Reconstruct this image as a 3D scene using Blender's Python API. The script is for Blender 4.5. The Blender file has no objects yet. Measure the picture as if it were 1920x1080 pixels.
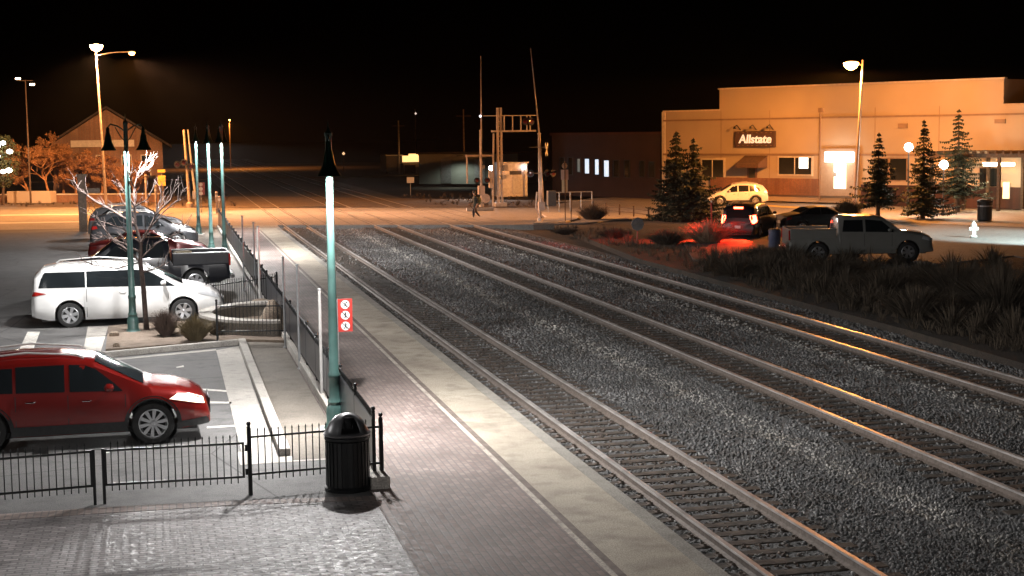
import bpy, bmesh, math, random
import numpy as np
from mathutils import Vector, Matrix
random.seed(7); rng = np.random.default_rng(7)
PI = math.pi
sc = bpy.context.scene
col = sc.collection

# ---------------------------------------------------------------- camera
H = 5.85; FOC = 2831.78
PIT, ROL, YAW = math.radians(5.85187), math.radians(-0.71929), math.radians(12.87252)
F = np.array([math.sin(YAW)*math.cos(PIT), math.cos(YAW)*math.cos(PIT), -math.sin(PIT)])
R0 = np.array([math.cos(YAW), -math.sin(YAW), 0.]); U0 = np.cross(R0, F)
RR = R0*math.cos(ROL)+U0*math.sin(ROL); UU = -R0*math.sin(ROL)+U0*math.cos(ROL)
cd = bpy.data.cameras.new('camera'); cam = bpy.data.objects.new('camera', cd); col.objects.link(cam)
cd.sensor_width = 36; cd.lens = FOC/1920*36; cd.clip_start = .5; cd.clip_end = 3000
m = Matrix.Identity(4)
for i in range(3):
    m[i][0] = RR[i]; m[i][1] = UU[i]; m[i][2] = -F[i]
m[2][3] = H
cam.matrix_world = m; sc.camera = cam

# ---------------------------------------------------------------- world, exposure
w = bpy.data.worlds.new('World'); sc.world = w; w.use_nodes = True
wn = w.node_tree.nodes; wl = w.node_tree.links
sky = wn.new('ShaderNodeTexSky'); sky.sky_type = 'NISHITA'; sky.sun_disc = False
sky.sun_elevation = math.radians(-4); sky.sun_rotation = math.radians(200)
bg = wn['Background']; bg.inputs['Strength'].default_value = .004
wl.new(sky.outputs[0], bg.inputs['Color'])
sc.view_settings.view_transform = 'Standard'; sc.view_settings.look = 'None'
sc.view_settings.exposure = 0.0; sc.view_settings.gamma = 1
sc.render.engine = 'CYCLES'
sc.cycles.use_denoising = True; sc.cycles.use_light_tree = True
sc.cycles.max_bounces = 5; sc.cycles.diffuse_bounces = 2; sc.cycles.glossy_bounces = 3
sc.cycles.sample_clamp_indirect = 3.0; sc.cycles.caustics_reflective = False; sc.cycles.caustics_refractive = False

P_BELL = 2100; P_SOD = 42000

# ---------------------------------------------------------------- surveying helpers
def at(x, y, z=0.):
    d = F+RR*(x-960)/FOC-UU*(y-540)/FOC; t = (z-H)/d[2]
    return Vector((d[0]*t, d[1]*t, z))
def pr(P):
    P = np.array(P, float)-np.array([0, 0, H]); z = P@F
    return 960+FOC*(P@RR)/z, 540-FOC*(P@UU)/z
def up(b, py, px=None):
    """height of the point above b seen on picture row py"""
    px = pr(b)[0] if px is None else px
    d = F+RR*(px-960)/FOC-UU*(py-540)/FOC
    t = math.hypot(b[0], b[1])/math.hypot(d[0], d[1])
    return H+d[2]*t
def mpp(b): return FOC/((np.array(b)-np.array([0, 0, H]))@F)   # pixels per metre

# ---------------------------------------------------------------- materials
MATS = {}
def mat(name, c, rough=.6, metal=0., noise=0., nscale=5., bump=0., bscale=30., emit=None, estr=0., c2=None, coords='Object', spec=.5, coat=0., detail=4):
    if name in MATS: return MATS[name]
    mt = bpy.data.materials.new(name); MATS[name] = mt; mt.use_nodes = True
    nt = mt.node_tree; b = nt.nodes['Principled BSDF']; L = nt.links
    b.inputs['Base Color'].default_value = (*c, 1); b.inputs['Roughness'].default_value = rough
    b.inputs['Metallic'].default_value = metal; b.inputs['Specular IOR Level'].default_value = spec
    b.inputs['Coat Weight'].default_value = coat; b.inputs['Coat Roughness'].default_value = .04
    tc = nt.nodes.new('ShaderNodeTexCoord')
    if noise > 0 or c2:
        n = nt.nodes.new('ShaderNodeTexNoise'); n.inputs['Scale'].default_value = nscale; n.inputs['Detail'].default_value = detail
        L.new(tc.outputs[coords], n.inputs['Vector'])
        r = nt.nodes.new('ShaderNodeValToRGB'); r.color_ramp.elements[0].position = .3; r.color_ramp.elements[1].position = .7
        if c2 is None: c2 = tuple(v*(1-noise) for v in c); c1 = tuple(min(1, v*(1+noise*.6)) for v in c)
        else: c1 = c
        r.color_ramp.elements[0].color = (*c2, 1); r.color_ramp.elements[1].color = (*c1, 1)
        L.new(n.outputs['Fac'], r.inputs['Fac']); L.new(r.outputs['Color'], b.inputs['Base Color'])
    if bump > 0:
        n2 = nt.nodes.new('ShaderNodeTexNoise'); n2.inputs['Scale'].default_value = bscale; n2.inputs['Detail'].default_value = 3
        L.new(tc.outputs[coords], n2.inputs['Vector'])
        bp = nt.nodes.new('ShaderNodeBump'); bp.inputs['Strength'].default_value = bump; bp.inputs['Distance'].default_value = .03
        L.new(n2.outputs['Fac'], bp.inputs['Height']); L.new(bp.outputs['Normal'], b.inputs['Normal'])
    if emit:
        b.inputs['Emission Color'].default_value = (*emit, 1); b.inputs['Emission Strength'].default_value = estr
    return mt

def nodes_of(name, rough=.7):
    mt = bpy.data.materials.new(name); MATS[name] = mt; mt.use_nodes = True
    nt = mt.node_tree; b = nt.nodes['Principled BSDF']; b.inputs['Roughness'].default_value = rough
    tc = nt.nodes.new('ShaderNodeTexCoord')
    return mt, nt, b, tc
def N(nt, t, **kw):
    n = nt.nodes.new(t)
    for k, v in kw.items():
        if k in n.inputs: n.inputs[k].default_value = v
        else: setattr(n, k, v)
    return n
def ramp(nt, fac, stops):
    r = nt.nodes.new('ShaderNodeValToRGB'); e = r.color_ramp.elements
    while len(e) < len(stops): e.new(.5)
    for i, (p, c) in enumerate(stops): e[i].position = p; e[i].color = (*c, 1)
    nt.links.new(fac, r.inputs['Fac']); return r.outputs['Color']
def mixc(nt, fac, a, b, mode='MIX'):
    x = nt.nodes.new('ShaderNodeMix'); x.data_type = 'RGBA'; x.blend_type = mode
    for s, v in ((0, fac), (6, a), (7, b)):
        if isinstance(v, (int, float)): x.inputs[s].default_value = v
        elif isinstance(v, tuple): x.inputs[s].default_value = (*v, 1)
        else: nt.links.new(v, x.inputs[s])
    return x.outputs[2]

def brick_mat(name, ca, cb, cm, bw, bh, rot=0., rough=.75, bump=.4, big=(.6, 1.1), mort=.012):
    mt, nt, b, tc = nodes_of(name, rough); L = nt.links
    mp = N(nt, 'ShaderNodeMapping'); mp.inputs['Rotation'].default_value[2] = rot
    L.new(tc.outputs['Object'], mp.inputs['Vector'])
    br = N(nt, 'ShaderNodeTexBrick'); L.new(mp.outputs[0], br.inputs['Vector'])
    br.inputs['Scale'].default_value = 1; br.inputs['Brick Width'].default_value = bw; br.inputs['Row Height'].default_value = bh
    br.inputs['Mortar Size'].default_value = mort; br.inputs['Mortar Smooth'].default_value = .2; br.inputs['Bias'].default_value = 0
    br.inputs['Color1'].default_value = (*ca, 1); br.inputs['Color2'].default_value = (*cb, 1); br.inputs['Mortar'].default_value = (*cm, 1)
    n = N(nt, 'ShaderNodeTexNoise', Scale=.45, Detail=5.); L.new(tc.outputs['Object'], n.inputs['Vector'])
    n3 = N(nt, 'ShaderNodeTexNoise', Scale=9., Detail=3.); L.new(tc.outputs['Object'], n3.inputs['Vector'])
    g = ramp(nt, n.outputs['Fac'], [(.3, (big[0],)*3), (.7, (big[1],)*3)])
    g3 = ramp(nt, n3.outputs['Fac'], [(.3, (.7,)*3), (.7, (1.2,)*3)])
    c = mixc(nt, 1., br.outputs['Color'], g, 'MULTIPLY'); c = mixc(nt, 1., c, g3, 'MULTIPLY')
    L.new(c, b.inputs['Base Color'])
    rr = ramp(nt, n3.outputs['Fac'], [(.3, (rough-.2,)*3), (.7, (min(1, rough+.15),)*3)]); L.new(rr, b.inputs['Roughness'])
    mt_ = N(nt, 'ShaderNodeMath', operation='SUBTRACT'); L.new(n3.outputs['Fac'], mt_.inputs[0]); L.new(br.outputs['Fac'], mt_.inputs[1])
    bp = N(nt, 'ShaderNodeBump', Strength=bump, Distance=.012); L.new(mt_.outputs[0], bp.inputs['Height']); L.new(bp.outputs[0], b.inputs['Normal'])
    return mt

def ground_mat(name, c1, c2, c3, s1=.25, s2=3., s3=40., rough=.8, bump=.3, dist=.02, crack=False):
    """large blotches, medium stains and fine grain"""
    mt, nt, b, tc = nodes_of(name, rough); L = nt.links
    a = N(nt, 'ShaderNodeTexNoise', Scale=s1, Detail=5.); d = N(nt, 'ShaderNodeTexNoise', Scale=s2, Detail=5.); e = N(nt, 'ShaderNodeTexNoise', Scale=s3, Detail=2.)
    for n in (a, d, e): L.new(tc.outputs['Object'], n.inputs['Vector'])
    c = ramp(nt, a.outputs['Fac'], [(.35, c1), (.65, c2)])
    f = ramp(nt, d.outputs['Fac'], [(.48, (0,)*3), (.72, (.8,)*3)]); c = mixc(nt, f, c, c3)
    g = ramp(nt, e.outputs['Fac'], [(.3, (.6,)*3), (.7, (1.35,)*3)]); c = mixc(nt, 1., c, g, 'MULTIPLY')
    if crack:
        v = N(nt, 'ShaderNodeTexVoronoi', Scale=.22); v.feature = 'DISTANCE_TO_EDGE'; L.new(tc.outputs['Object'], v.inputs['Vector'])
        k = ramp(nt, v.outputs['Distance'], [(0., (.35,)*3), (.006, (1,)*3)]); c = mixc(nt, 1., c, k, 'MULTIPLY')
    L.new(c, b.inputs['Base Color'])
    bp = N(nt, 'ShaderNodeBump', Strength=bump, Distance=dist); L.new(e.outputs['Fac'], bp.inputs['Height']); L.new(bp.outputs[0], b.inputs['Normal'])
    return mt

M_asph = ground_mat('asphalt_grey', (.10, .098, .096), (.135, .132, .13), (.075, .074, .073), s3=60, bump=.35, crack=True)
M_street = ground_mat('street_concrete', (.24, .22, .20), (.31, .29, .27), (.19, .17, .155), s1=.15, s2=1.5, s3=30)
M_conc = ground_mat('concrete_pale', (.36, .34, .31), (.46, .43, .39), (.28, .26, .24), s1=.5, s2=4, s3=50, bump=.15)
M_walk = ground_mat('sidewalk_tan', (.13, .112, .092), (.18, .158, .13), (.10, .086, .07), s1=.4, s2=2.5, s3=45)
M_strip = ground_mat('platform_strip_tan', (.37, .32, .255), (.46, .41, .33), (.24, .205, .16), s1=.7, s2=2.2, s3=50, bump=.2)
M_soil = ground_mat('dark_soil', (.045, .035, .028), (.075, .055, .04), (.03, .028, .02), s1=.12, s2=1.5, s3=20, bump=.6, dist=.05, rough=.95)
M_mulch = ground_mat('planter_soil', (.16, .12, .09), (.22, .17, .13), (.10, .075, .055), s1=.8, s2=5, s3=60, bump=.7, rough=.95)
M_brickp = brick_mat('red_brick_paving', (.215, .162, .146), (.30, .238, .212), (.175, .15, .14), .21, .105, rot=PI/2)
M_cobble = brick_mat('grey_brick_paving', (.175, .158, .156), (.275, .245, .24), (.11, .10, .10), .21, .105, rot=0, rough=.6, bump=.9, big=(.5, 1.2), mort=.014)
M_line = mat('worn_paint_line', (.62, .60, .55), .7, noise=.35, nscale=9)
M_yel = mat('yellow_paint', (.75, .5, .08), .6, noise=.3, nscale=6)
M_white = mat('white_paint', (.75, .75, .73), .5, noise=.1, nscale=3)
M_iron = mat('black_iron', (.012, .013, .014), .38, metal=.2, noise=.4, nscale=9)
M_green = mat('green_pole_paint', (.055, .115, .105), .35, noise=.25, nscale=4)
M_greend = mat('dark_green_shade', (.012, .05, .035), .35, noise=.3, nscale=4)
M_galv = mat('galvanised_steel', (.42, .43, .44), .45, metal=.6, noise=.25, nscale=6)
M_alum = mat('aluminium_paint', (.55, .54, .52), .4, metal=.4, noise=.2, nscale=5)
M_rust = mat('rusty_steel', (.20, .16, .135), .65, metal=.1, noise=.5, nscale=14, c2=(.10, .08, .065))
M_rtop = mat('polished_rail_head', (.62, .58, .55), .36, metal=.4, noise=.35, nscale=2)
M_tie = mat('creosote_wood', (.085, .065, .05), .85, noise=.6, nscale=5, bump=.7, bscale=14, coords='Object')
M_tyre = mat('tyre_rubber', (.018, .018, .018), .75, noise=.3, nscale=20)
M_rim = mat('alloy_rim', (.6, .61, .63), .28, metal=.8, noise=.1, nscale=9)
M_glass = mat('dark_car_glass', (.012, .015, .017), .06, spec=.6)
M_trim = mat('black_plastic', (.02, .02, .021), .55, noise=.3, nscale=12)
M_chrome = mat('chrome', (.7, .7, .72), .12, metal=1.)
M_bark = mat('grey_bark', (.30, .25, .21), .85, noise=.45, nscale=9, bump=.5)
M_barkd = mat('brown_bark', (.09, .06, .04), .9, noise=.45, nscale=8, bump=.5)
M_needle = mat('spruce_needles', (.028, .045, .026), .7, noise=.6, nscale=2.5)
M_dry = mat('dry_twigs', (.105, .078, .052), .9, noise=.5, nscale=5)
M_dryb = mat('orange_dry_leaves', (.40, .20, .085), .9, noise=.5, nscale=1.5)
M_rock = ground_mat('boulder_stone', (.25, .19, .14), (.36, .29, .22), (.17, .12, .09), s1=2, s2=7, s3=30, bump=.8, dist=.04)
M_lens = mat('cool_lamp_lens', (.9, .9, .95), .3, emit=(.85, .92, 1.), estr=60)

# ---------------------------------------------------------------- mesh builder
class MB:
    def __init__(s): s.v = []; s.f = []; s.m = []
    def add(s, vs, fs, mi=0, T=None):
        o = len(s.v)
        if T is not None: vs = [T @ Vector(v) for v in vs]
        s.v += [tuple(v) for v in vs]; s.f += [tuple(i+o for i in f) for f in fs]; s.m += [mi]*len(fs); return s
    def box(s, c, d, mi=0, rz=0, T=None):
        x, y, z = d[0]/2, d[1]/2, d[2]/2; cs, sn = math.cos(rz), math.sin(rz)
        vs = []
        for a, b_, e in ((-x, -y, -z), (x, -y, -z), (x, y, -z), (-x, y, -z), (-x, -y, z), (x, -y, z), (x, y, z), (-x, y, z)):
            vs.append((c[0]+a*cs-b_*sn, c[1]+a*sn+b_*cs, c[2]+e))
        return s.add(vs, [(3, 2, 1, 0), (4, 5, 6, 7), (0, 1, 5, 4), (1, 2, 6, 5), (2, 3, 7, 6), (3, 0, 4, 7)], mi, T)
    def tube(s, pts, rad, n=8, mi=0, caps=True, T=None):
        pts = [Vector(p) for p in pts]; rad = rad if isinstance(rad, (list, tuple)) else [rad]*len(pts)
        vs = []; fs = []; pa = None
        for i, p in enumerate(pts):
            d = (pts[min(i+1, len(pts)-1)]-pts[max(i-1, 0)]).normalized()
            if pa is None: a = d.cross(Vector((0, 0, 1)) if abs(d.z) < .9 else Vector((1, 0, 0))).normalized()
            else: a = (pa-d*pa.dot(d)).normalized()
            pa = a; b = d.cross(a)
            for k in range(n):
                t = 2*PI*k/n; vs.append(p+(a*math.cos(t)+b*math.sin(t))*rad[i])
        for i in range(len(pts)-1):
            for k in range(n):
                fs.append((i*n+k, i*n+(k+1) % n, (i+1)*n+(k+1) % n, (i+1)*n+k))
        if caps: fs.append(tuple(range(n))[::-1]); fs.append(tuple((len(pts)-1)*n+k for k in range(n)))
        return s.add(vs, fs, mi, T)
    def lathe(s, prof, c=(0, 0, 0), n=20, mi=0, axis='z', T=None, cap=True):
        vs = []; fs = []
        for r, z in prof:
            for k in range(n):
                t = 2*PI*k/n; a, b = r*math.cos(t), r*math.sin(t)
                if axis == 'z': vs.append((c[0]+a, c[1]+b, c[2]+z))
                elif axis == 'y': vs.append((c[0]+a, c[1]+z, c[2]+b))
                else: vs.append((c[0]+z, c[1]+a, c[2]+b))
        for i in range(len(prof)-1):
            for k in range(n): fs.append((i*n+k, i*n+(k+1) % n, (i+1)*n+(k+1) % n, (i+1)*n+k))
        if cap: fs.append(tuple(range(n))[::-1]); fs.append(tuple((len(prof)-1)*n+k for k in range(n)))
        return s.add(vs, fs, mi, T)
    def prism(s, poly, z0, z1, mi=0, T=None):
        """polygon (x,y) extruded in z"""
        n = len(poly); vs = [(p[0], p[1], z0) for p in poly]+[(p[0], p[1], z1) for p in poly]
        fs = [tuple(range(n))[::-1], tuple(range(n, 2*n))]+[(i, (i+1) % n, n+(i+1) % n, n+i) for i in range(n)]
        return s.add(vs, fs, mi, T)
    def build(s, name, mats, parent=None, smooth=False, bevel=0., loc=None):
        me = bpy.data.meshes.new(name); me.from_pydata(s.v, [], s.f)
        mats = mats if isinstance(mats, (list, tuple)) else [mats]
        for k in mats: me.materials.append(k)
        if len(mats) > 1: me.polygons.foreach_set('material_index', s.m)
        bm = bmesh.new(); bm.from_mesh(me); bmesh.ops.recalc_face_normals(bm, faces=bm.faces)
        if bevel: bmesh.ops.bevel(bm, geom=[e for e in bm.edges if e.is_manifold and e.calc_face_angle(0) > .6], offset=bevel, segments=2, affect='EDGES', profile=.6)
        bm.to_mesh(me); bm.free()
        if smooth:
            me.polygons.foreach_set('use_smooth', [True]*len(me.polygons))
            try: me.set_sharp_from_angle(angle=math.radians(38))
            except Exception: pass
        me.update()
        o = bpy.data.objects.new(name, me); col.objects.link(o)
        if parent is not None: o.parent = parent
        if loc is not None: o.location = loc
        return o

def thing(name, label, cat, loc=(0, 0, 0), rz=0., group=None):
    o = bpy.data.objects.new(name, None); col.objects.link(o); o.empty_display_size = .3
    o.location = loc; o.rotation_euler = (0, 0, rz); return tag(o, label, cat, group)
def tag(o, label, cat, group=None):
    o['label'] = label; o['category'] = cat
    if group: o['group'] = group
    return o
def struct(o): o['kind'] = 'structure'; return o
def copy_tree(o, parent=None):
    c = o.copy(); col.objects.link(c); c.parent = parent
    for ch in list(o.children): copy_tree(ch, c)
    return c
def light(name, kind, loc, power, colr, parent=None, size=.1, cone=150, blend=.5, target=None):
    ld = bpy.data.lights.new(name, kind); ld.energy = power; ld.color = colr
    ld.shadow_soft_size = size
    if kind == 'SPOT': ld.spot_size = math.radians(cone); ld.spot_blend = blend
    o = bpy.data.objects.new(name, ld); col.objects.link(o); o.location = loc
    if target is not None: o.rotation_euler = Vector(target).to_track_quat('-Z', 'Y').to_euler()
    if parent is not None: o.parent = parent
    return o
def slab(name, pts, ztop, depth, m):
    """flat slab from (x,y) points"""
    z = [ztop]*len(pts) if isinstance(ztop, (int, float)) else ztop
    n = len(pts); mb = MB()
    mb.add([(p[0], p[1], zz) for p, zz in zip(pts, z)]+[(p[0], p[1], zz-depth) for p, zz in zip(pts, z)],
           [tuple(range(n)), tuple(range(n, 2*n))[::-1]]+[(i, n+i, n+(i+1) % n, (i+1) % n) for i in range(n)])
    return struct(mb.build(name, m))
def gp(lst, z=0.): return [tuple(at(x, y, z)[:2]) for x, y in lst]

# ================================================================ GROUND AND PAVING
TX = (8.331, 13.977, 18.675)          # track centrelines
mb = MB(); mb.add([(-400, -40, -.36), (600, -40, -.36), (600, 1500, -.36), (-400, 1500, -.36)], [(0, 1, 2, 3)])
struct(mb.build('ground', M_soil))

# ballast bed: height field with shoulders at the ends of the ties
def ballast_z(x):
    if x < 7.0: return -.2
    z = -.19
    for a, b in ((TX[0], TX[1]), (TX[1], TX[2])):
        if a+1.2 < x < b-1.2: z = -.19-.10*math.sin(PI*(x-a-1.2)/(b-a-2.4))
    if x > TX[2]+1.3: z = -.19-.12*min(1, (x-TX[2]-1.3)/1.2)
    return z
M_bal = ground_mat('ballast_bed', (.13, .13, .13), (.18, .175, .17), (.09, .09, .09), s1=.3, s2=3, s3=24, bump=1., dist=.06, rough=.9)
xs = np.arange(6.86, 22.01, .25); ys = [4, 20, 40, 60, 80, 101.5]
mb = MB(); vs = [(x, y, ballast_z(x)) for y in ys for x in xs]; nx = len(xs)
mb.add(vs, [(j*nx+i, j*nx+i+1, (j+1)*nx+i+1, (j+1)*nx+i) for j in range(len(ys)-1) for i in range(nx-1)])
o = mb.build('ballast_bed', M_bal); struct(o)
# far ballast past the crossing
slab('far_ballast_bed', [(6.5, 126), (22, 121), (22, 420), (6.5, 420)], -.18, .17, M_bal)

# loose ballast stones
def stones():
    shapes = []
    for _ in range(24):
        p = rng.normal(size=(8, 3)); base = np.array([[x, y, z] for x in (-1, 1) for y in (-1, 1) for z in (-1, 1)], float)
        s = base*(rng.uniform(.45, .75, 3))+rng.normal(size=(8, 3))*.16; shapes.append(s)
    FC = np.array([(0, 1, 3, 2), (4, 6, 7, 5), (0, 4, 5, 1), (2, 3, 7, 6), (0, 2, 6, 4), (1, 5, 7, 3)])
    PX = []; 
    for (y0, y1, x0, x1, den, sz) in ((15, 26, 6.95, 20.5, 200, .0245), (26, 40, 6.95, 21.2, 130, .028), (40, 60, 6.95, 21.5, 62, .036), (60, 101, 6.95, 21.5, 26, .044)):
        n = int((y1-y0)*(x1-x0)*den); x = rng.uniform(x0, x1, n); y = rng.uniform(y0, y1, n)
        # fewer stones on the tie tops between the rails
        keep = np.ones(n, bool)
        for c in TX:
            inside = np.abs(x-c) < 1.3; tie = np.mod(y, .52) < .30
            keep &= ~(inside & tie & (rng.uniform(size=n) < .97)); keep &= ~((np.abs(x-c) < .66) & (rng.uniform(size=n) < .35))
        x, y = x[keep], y[keep]; s = sz*rng.uniform(.6, 1.35, len(x)); PX.append(np.stack([x, y, s], 1))
    P = np.concatenate(PX); n = len(P)
    V = np.zeros((n, 8, 3)); idx = rng.integers(0, 24, n); S = np.array(shapes)
    # random rotations
    q = rng.normal(size=(n, 4)); q /= np.linalg.norm(q, axis=1)[:, None]; a, b, c, d = q.T
    Rm = np.stack([np.stack([1-2*(c*c+d*d), 2*(b*c-a*d), 2*(b*d+a*c)], -1), np.stack([2*(b*c+a*d), 1-2*(b*b+d*d), 2*(c*d-a*b)], -1), np.stack([2*(b*d-a*c), 2*(c*d+a*b), 1-2*(b*b+c*c)], -1)], 1)
    V = np.einsum('nij,nkj->nki', Rm, S[idx])*P[:, 2][:, None, None]
    zz = np.array([ballast_z(x) for x in np.round(P[:, 0], 2)])
    # inside the gauge the stones lie lower, level with the ties
    V[:, :, 0] += P[:, 0][:, None]; V[:, :, 1] += P[:, 1][:, None]; V[:, :, 2] += (zz+P[:, 2]*.25)[:, None]
    me = bpy.data.meshes.new('ballast_stones')
    me.vertices.add(n*8); me.vertices.foreach_set('co', V.reshape(-1))
    nf = n*6; me.loops.add(nf*4); me.polygons.add(nf)
    me.loops.foreach_set('vertex_index', (FC[None]+np.arange(n)[:, None, None]*8).reshape(-1))
    me.polygons.foreach_set('loop_start', np.arange(nf)*4); me.polygons.foreach_set('loop_total', np.full(nf, 4))
    me.update(calc_edges=True)
    mt, nt, b, tc = nodes_of('ballast_stone', .82); L = nt.links
    g = N(nt, 'ShaderNodeNewGeometry'); c = ramp(nt, g.outputs['Random Per Island'], [(0, (.13, .132, .136)), (.35, (.185, .186, .186)), (.6, (.235, .234, .23)), (.85, (.30, .295, .285)), (1, (.42, .41, .40))])
    n1 = N(nt, 'ShaderNodeTexNoise', Scale=.28, Detail=4.); L.new(tc.outputs['Object'], n1.inputs['Vector'])
    k = ramp(nt, n1.outputs['Fac'], [(.35, (.55,)*3), (.65, (1.15,)*3)]); c = mixc(nt, 1., c, k, 'MULTIPLY')
    # lamp pools painted into the stone as pale bands beside the tracks
    sp = N(nt, 'ShaderNodeSeparateXYZ'); L.new(tc.outputs['Object'], sp.inputs[0])
    def band(x0, wd):
        s1 = N(nt, 'ShaderNodeMath', operation='SUBTRACT'); L.new(sp.outputs[0], s1.inputs[0]); s1.inputs[1].default_value = x0
        s2 = N(nt, 'ShaderNodeMath', operation='ABSOLUTE'); L.new(s1.outputs[0], s2.inputs[0])
        n2 = N(nt, 'ShaderNodeTexNoise', Scale=1.6, Detail=2.); L.new(tc.outputs['Object'], n2.inputs['Vector'])
        s3 = N(nt, 'ShaderNodeMath', operation='MULTIPLY_ADD'); L.new(n2.outputs['Fac'], s3.inputs[0]); s3.inputs[1].default_value = wd*1.4; L.new(s2.outputs[0], s3.inputs[2])
        return ramp(nt, s3.outputs[0], [(wd*.9, (1,)*3), (min(.99, wd*1.7), (0,)*3)])
    for xt in TX:      # rust and oil staining along each track
        kk = band(xt, .85); c = mixc(nt, kk, c, mixc(nt, 1., c, (.55, .43, .36), 'MULTIPLY'))
    n5 = N(nt, 'ShaderNodeTexNoise', Scale=.9, Detail=5.); L.new(tc.outputs['Object'], n5.inputs['Vector'])
    c = mixc(nt, ramp(nt, n5.outputs['Fac'], [(.5, (0,)*3), (.68, (.75,)*3)]), c, mixc(nt, 1., c, (.5, .44, .38), 'MULTIPLY'))
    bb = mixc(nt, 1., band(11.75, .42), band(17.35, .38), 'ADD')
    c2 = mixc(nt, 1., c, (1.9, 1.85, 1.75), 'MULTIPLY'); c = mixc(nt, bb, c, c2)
    L.new(c, b.inputs['Base Color'])
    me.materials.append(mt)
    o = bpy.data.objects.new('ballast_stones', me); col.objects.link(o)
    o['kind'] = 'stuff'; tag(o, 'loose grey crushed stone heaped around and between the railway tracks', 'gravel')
stones()

# platform and lot (0.2 above the rails)
ZP = .2
slab('platform_paving', [(3.02, 8), (5.50, 8), (5.50, 95), (3.02, 96)], ZP, .5, M_brickp)
slab('platform_edge_strip', [(5.50, 8), (6.62, 8), (6.62, 94.6), (5.50, 95)], ZP-.002, .5, M_strip)
slab('platform_edge_kerb', [(6.62, 8), (6.86, 8), (6.86, 94.4), (6.62, 94.6)], ZP+.003, .6, ground_mat('kerb_grey', (.27, .255, .225), (.34, .32, .28), (.2, .185, .16), s1=.6, s2=3, s3=40, bump=.2))
slab('platform_ramp', [(3.02, 96), (5.5, 95), (6.86, 94.4), (7.15, 101.3), (3.02, 104)], [ZP, ZP, ZP, .0, .0], .5, M_strip)
M_jnt = mat('dirty_joint_band', (.17, .135, .115), .8, noise=.4, nscale=7)
M_cream = ground_mat('worn_cream_line', (.42, .38, .32), (.55, .50, .43), (.22, .18, .16), s1=.8, s2=4, s3=30, bump=.1)
for i, (x0, x1, m_) in enumerate(((5.39, 5.47, M_cream), (5.485, 5.585, M_jnt))):
    slab('platform_line' if i == 0 else 'platform_joint', [(x0, 8), (x1, 8), (x1, 92), (x0, 92)], ZP+.004 if i == 0 else ZP+.0035, .003, m_)
for y in ():
    slab('expansion_joint', [(5.62, y), (6.60, y), (6.60, y+.025), (5.62, y+.025)], ZP+.002, .002, M_trim)
FG = gp([(755, 930), (470, 941), (190, 955), (-200, 982)], ZP)
slab('brick_forecourt', [(3.015, 8), (3.015, FG[0][1])]+FG[1:]+[(-14, FG[-1][1]), (-14, 8)], ZP+.002, .5, M_cobble)
slab('brick_border', gp([(745, 929), (745, 937), (470, 946), (190, 963), (-200, 990), (-200, 978), (190, 952), (470, 938)], ZP), ZP+.007, .006, M_brickp)
# parking lot
slab('parking_lot', [(-60, 15.0), (-14.01, 15.0), (-14.01, FG[-1][1]+.0), FG[3], FG[2], FG[1], (3.01, FG[0][1]+.004), (3.01, 96.), (-60, 96.)], ZP-.004, .5, M_asph)
slab('parking_lot_apron', [(-60, 96.), (3.0, 96.), (3.0, 101.9), (-60, 108.)], [ZP-.004, ZP-.004, 0., 0.], .4, M_asph)
slab('parking_sidewalk', [(2.02, 26.2), (3.0, 26.2), (3.0, 41.9), (2.02, 41.9)], ZP+.006, .1, M_walk)
slab('sidewalk_beyond_planter', [(1.75, 52.4), (3.0, 52.4), (3.0, 95.), (1.75, 95.)], ZP+.006, .1, M_walk)
slab('drive_pad', [(1.1, 26.1), (3.0, 26.1), (3.0, 27.2), (1.1, 27.2)], ZP+.004, .006, M_conc)
slab('gutter', [(1.18, 27.22), (1.80, 27.22), (1.80, 41.2), (1.18, 40.6)], ZP+.003, .005, M_conc)
mk = MB()
mk.box((1.91, 34.2, ZP+.06), (.2, 15.2, .15))
struct(mk.build('kerb_along_stall', M_conc, bevel=.02))
mk = MB(); a = at(192, 664, ZP+.1); b_ = at(447, 640, ZP+.1); d = b_-a
mk.box(((a.x+b_.x)/2, (a.y+b_.y)/2+.12, ZP+.06), (d.length, .22, .16), rz=math.atan2(d.y, d.x))
struct(mk.build('kerb_of_planter', M_conc, bevel=.02))
a = at(110, 684, ZP); b_ = at(420, 655, ZP)
slab('gutter_cross', [(a.x, a.y-.16), (1.18, b_.y-.16), (1.18, b_.y+.12), (a.x, a.y+.12)], ZP+.002, .005, M_conc)
# strip joining the drive, left of the planter
slab('gutter_left', gp([(150, 690), (165, 612), (203, 612), (188, 662), (183, 690)], ZP), ZP+.005, .006, M_conc)
slab('stall_line', gp([(28, 672), (52, 622), (75, 622), (56, 672)], ZP), ZP+.003, .004, M_line)
for p in (((370, 728), (426, 732), (426, 735), (370, 731)), ((385, 752), (434, 754), (434, 757), (385, 756)), ((388, 800), (440, 797), (440, 800), (388, 803)),
          ((330, 688), (344, 685), (345, 688), (331, 690)), ((195, 848), (205, 847), (205, 849), (195, 850))):
    slab('paint_mark', gp(p, ZP), ZP+.003, .004, M_line)
slab('planter_bed', gp([(203, 612), (540, 585), (540, 640), (446, 637), (198, 656)], ZP+.05), ZP+.07, .2, M_mulch)
# street crossing the tracks
slab('street', gp([(-400, 440), (0, 433), (510, 422), (1000, 421), (1100, 417), (1190, 409), (1300, 402), (1560, 412), (2300, 440), (2300, 397), (1920, 389), (1560, 368), (1440, 366), (1240, 367), (1110, 371), (1010, 389), (520, 389.5), (0, 388), (-400, 388)]), -.012, .5, M_street)
for xc in TX:
    for s in (-.717, .717):
        for q in (-1, 1):
            slab('flangeway', [(xc+s+q*.075-.03, 99), (xc+s+q*.075+.03, 99), (xc+s+q*.075+.03, 123), (xc+s+q*.075-.03, 123)], -.007, .004, M_trim)
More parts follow.
